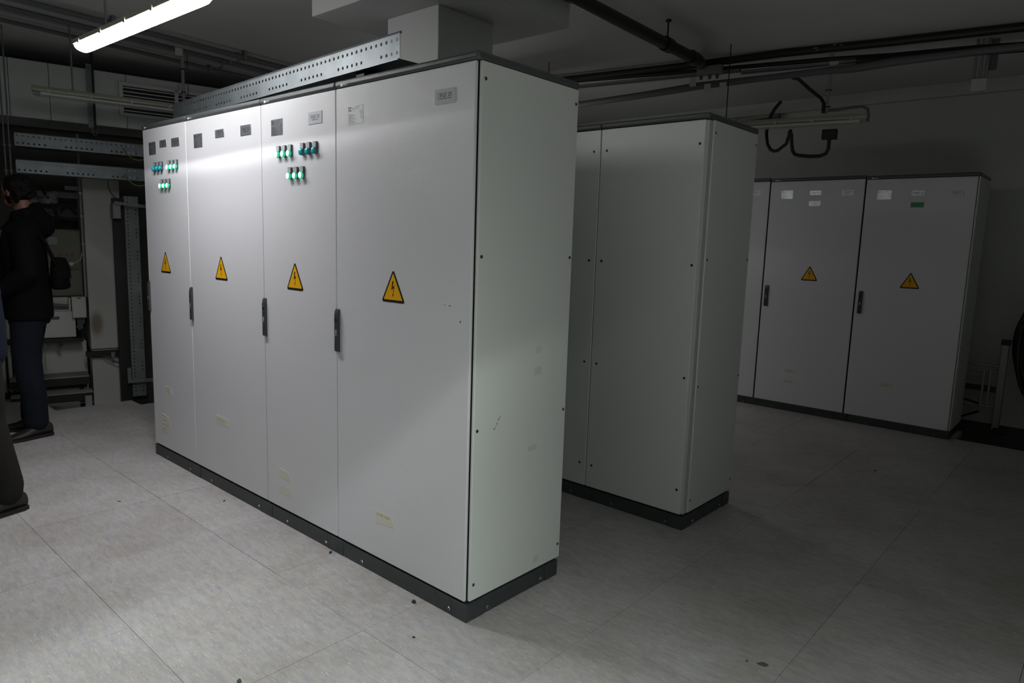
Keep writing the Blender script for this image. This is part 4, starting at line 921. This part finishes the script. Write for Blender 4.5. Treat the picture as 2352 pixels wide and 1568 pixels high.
# ---- man in black: local frame faces -y, his left side (+x) towards the camera
per1 = thing('person', 'person in black hooded jacket and blue jeans standing before the niche', 'person', (-3.985, -0.430, 0), -0.36)
HC = (0, -0.005, 1.695)
mb = MB(); head(mb, HC, -0.75)
mb.loft([(0, 0.02, 0.90, .16, .11), (0, 0.02, 1.0, .165, .11), (0, 0.01, 1.15, .145, .10), (0, 0.0, 1.32, .17, .11), (0, 0.01, 1.44, .17, .09), (0, 0.02, 1.52, .09, .07)])
armL = [((.185, .02, 1.43), .05), ((.235, .05, 1.16), .042), ((.20, -.14, 1.02), .032)]; armR = [((-.185, .02, 1.43), .05), ((-.235, .03, 1.16), .042), ((-.18, -.16, 1.05), .032)]
legL = [((.085, .02, .90), .085), ((.10, -.005, .50), .058), ((.095, .03, .09), .042)]; legR = [((-.085, .02, .90), .085), ((-.11, -.02, .50), .058), ((-.12, -.02, .09), .042)]
for l in (armL, armR, legL, legR): limb(mb, l)
hand(mb, armL[2][0], (-0.2, -1, 0.15), 1, (-1, 0, 0)); hand(mb, armR[2][0], (0.2, -1, 0.15), -1, (1, 0, 0))
fuse('body', mb, 0.0075, 'skin', per1, 2); eyes(per1, HC, -0.75); hair(per1, HC, -0.75)
mb = MB()
mb.loft([(0, 0.015, 0.835, .200, .140), (0, 0.015, 0.86, .205, .148), (0, 0.015, 1.0, .195, .145), (0, 0.01, 1.15, .185, .138), (0, 0.005, 1.32, .195, .140), (0, 0.012, 1.44, .190, .118), (0, 0.03, 1.51, .115, .095), (0, 0.03, 1.56, .085, .085), (0, 0.03, 1.575, .08, .08)], 20)
for sx, arm in ((1, armL), (-1, armR)): limb(mb, [((sx*.16, .02, 1.44), .075), ((arm[1][0][0], arm[1][0][1], arm[1][0][2]), .064), (tuple(Vector(arm[2][0])*0.93+Vector(arm[1][0])*0.07), .050)])
mb.sphere((0, 0.125, 1.49), 0.120, 0.080, 0.095, nu=16, nv=10); mb.sphere((0, 0.090, 1.585), 0.085, 0.050, 0.055, nu=14, nv=8)
for k in range(9):
    a = math.radians(-20+220*k/8); mb.sphere((0.088*math.cos(a), 0.025+0.085*math.sin(a), 1.555+0.030*math.sin(a)), 0.040, nu=10, nv=8)
fuse('jacket', mb, 0.010, 'jacket_black', per1, 3)
MB().tube([(0.085, -0.105, 1.50), (0.100, -0.140, 1.44), (0.105, -0.150, 1.38)], 0.004, 6).tube([(0.105, -0.150, 1.385), (0.107, -0.153, 1.355)], 0.006, 6).build('drawstring', 'cord_white', per1)
mb = MB(); mb.loft([(0, 0.015, 0.80, .165, .125), (0, 0.015, 0.90, .165, .12), (0, 0.015, 0.95, .15, .11)], 18)
for l, sx in ((legL, 1), (legR, -1)):
    k, a = Vector(l[1][0]), Vector(l[2][0])
    limb(mb, [((sx*.085, .015, .86), .105), (tuple(k+Vector((0, 0.0, .12))), .088), (tuple(k), .080), (tuple(k*0.5+a*0.5+Vector((0, .012, 0))), .078), (tuple(a+Vector((0, 0, .08))), .072), (tuple(a+Vector((0, 0, .02))), .074)])
fuse('jeans', mb, 0.010, 'jeans', per1, 3)
shoe(per1, (.095, .045, 0), 0.55); shoe(per1, (-.125, -.01, 0), -0.15)
bag = thing('shoulder_bag', 'black shoulder bag hanging at the back of the man in black', 'bag', tuple(Vector((-3.985, -0.430, 0))+Vector((0.10, 0.19, 0))), -0.36)
mb = MB(); mb.loft([(0, 0, 1.045, .10, .045), (0, 0, 1.06, .135, .062), (0, -0.002, 1.15, .135, .056), (0, -0.006, 1.24, .11, .042), (0, -0.01, 1.265, .09, .030)], 20); mb.build('body', 'bag_fabric', bag, smooth=True, angle=60)
MB().loft([(0, 0.02, 1.12, .118, .048), (0, 0.02, 1.20, .112, .042), (0, 0.0, 1.262, .098, .040)], 20).build('flap', 'bag_fabric', bag, smooth=True, angle=60)
MB().tube([(0.12, -0.01, 1.22), (0.10, -0.06, 1.36), (0.04, -0.14, 1.50), (-0.02, -0.22, 1.555), (-0.08, -0.33, 1.45)], 0.012, 6).build('strap', 'bag_fabric', bag)
# ---- second person, cut by the left edge of the frame
per2 = thing('person', 'person in navy jacket and dark trousers, cut off by left edge', 'person', (-2.548, -1.018, 0), -0.10)
HC = (0, -0.01, 1.70)
mb = MB(); head(mb, HC, -0.1)
mb.loft([(0, 0.02, 0.90, .16, .11), (0, 0.02, 1.0, .165, .11), (0, 0.01, 1.15, .145, .10), (0, 0.0, 1.32, .17, .11), (0, 0.01, 1.44, .17, .09), (0, 0.02, 1.52, .09, .07)])
armL = [((.185, .02, 1.43), .05), ((.235, .06, 1.15), .042), ((.215, -.02, 0.93), .032)]; armR = [((-.185, .02, 1.43), .05), ((-.235, .04, 1.15), .042), ((-.20, -.12, 1.0), .032)]
legL = [((.085, .02, .90), .085), ((.10, .03, .50), .058), ((.10, .10, .09), .042)]; legR = [((-.085, .02, .90), .085), ((-.10, -.04, .50), .058), ((-.10, -.08, .09), .042)]
for l in (armL, armR, legL, legR): limb(mb, l)
hand(mb, armL[2][0], (0, -0.45, -1), 1, (-1, 0, 0), 0.55); hand(mb, armR[2][0], (0.2, -1, 0.0), -1, (1, 0, 0))
fuse('body', mb, 0.0075, 'skin', per2, 2); eyes(per2, HC, -0.1); hair(per2, HC, -0.1)
mb = MB()
mb.loft([(0, 0.015, 0.80, .195, .135), (0, 0.015, 0.84, .20, .142), (0, 0.015, 1.0, .19, .138), (0, 0.01, 1.15, .182, .132), (0, 0.005, 1.32, .192, .135), (0, 0.012, 1.44, .188, .115), (0, 0.03, 1.51, .11, .09), (0, 0.03, 1.56, .085, .082)], 20)
for sx, arm in ((1, armL), (-1, armR)): limb(mb, [((sx*.16, .02, 1.44), .072), (arm[1][0], .062), (tuple(Vector(arm[2][0])*0.93+Vector(arm[1][0])*0.07), .048)])
fuse('jacket', mb, 0.010, 'jacket_navy', per2, 3)
mb = MB(); mb.loft([(0, 0.015, 0.78, .165, .125), (0, 0.015, 0.90, .165, .12), (0, 0.015, 0.95, .15, .11)], 18)
for l, sx in ((legL, 1), (legR, -1)):
    k, a = Vector(l[1][0]), Vector(l[2][0])
    limb(mb, [((sx*.085, .015, .86), .105), (tuple(k+Vector((0, 0.0, .12))), .092), (tuple(k), .086), (tuple(k*0.5+a*0.5), .086), (tuple(a+Vector((0, -0.005, .06))), .080), (tuple(a+Vector((0, -0.01, .02))), .080)])
fuse('trousers', mb, 0.010, 'trousers', per2, 3)
shoe(per2, (.105, .105, 0), 0.35); shoe(per2, (-.105, -.08, 0), -0.2)
mb = MB(); vs = []
for i in range(5):
    for j in range(6): vs.append((-0.0+0.012*math.sin(j*0.8+i*0.5), -0.10+0.20*i/4, -0.14+0.28*j/5))
mb.add(vs, [(i*6+j, (i+1)*6+j, (i+1)*6+j+1, i*6+j+1) for i in range(4) for j in range(5)])
tag(solid(mb.build('paper_sheet', 'white_print', loc=(-2.343, -1.093, 0.80), rot=(math.radians(20), 0, -0.10), smooth=True), 0.0006), 'white sheet of paper held low by the person at the left edge', 'paper')

# ------------------------------------------------------------------ bits on the floor
def bit(label, x, y, r, m, seed, thick=0.004):
    rr = random.Random(seed); n = 7; pts = [(r*rr.uniform(.5, 1.1)*math.cos(2*PI*k/n), r*0.6*rr.uniform(.5, 1.1)*math.sin(2*PI*k/n)) for k in range(n)]
    mb = MB(); mb.add([(a, b, 0) for a, b in pts]+[(a*0.8, b*0.8, thick*rr.uniform(.5, 1)) for a, b in pts], [tuple(range(n)), tuple(range(2*n-1, n-1, -1))]+[(i, (i+1) % n, (i+1) % n+n, i+n) for i in range(n)])
    return tag(mb.build('floor_debris', m, loc=(x, y, -0.0003), rotz=seed), label, 'debris')
bit('small brown leaf scrap on the floor in front of the left cabinets', -2.215, -0.477, 0.013, 'debris_brown', 1)
bit('dark crumb on the floor by the plinth of the nearest cabinet', -0.882, -0.022, 0.012, 'debris_dark', 2, 0.008)
bit('grey crumpled scrap on the floor by the right end of the front plinth', -0.262, -0.040, 0.018, 'debris_dark', 3, 0.010)
bit('small white paper crumb on the floor left of the front row', -1.771, -0.245, 0.008, 'debris_white', 4)
bit('tiny dark curl on the floor near the front plinth, left part', -1.838, -0.070, 0.010, 'debris_dark', 5)
bit('yellow crumb against the front plinth near its left end', -2.548, -0.010, 0.008, 'debris_yellow', 6)
bit('dark scrap on the floor in front of the near cabinet corner', -0.07, -0.204, 0.010, 'debris_dark', 7)
bit('tiny yellow crumb on the floor between the front and middle rows', 0.386, 0.873, 0.006, 'debris_yellow', 8)
bit('green leaf at the bottom edge of the picture', -0.280, -0.775, 0.016, 'debris_green', 9, 0.006)
bit('smear of dried mud on the floor at the lower right', 0.945, 0.560, 0.026, 'mud', 10, 0.0012)
bit('small speck of dried mud left of the larger smear', 0.895, 0.540, 0.010, 'mud', 11, 0.0010)
bit('black speck far out on the floor at the right', 0.62, 3.32, 0.012, 'debris_dark', 12)
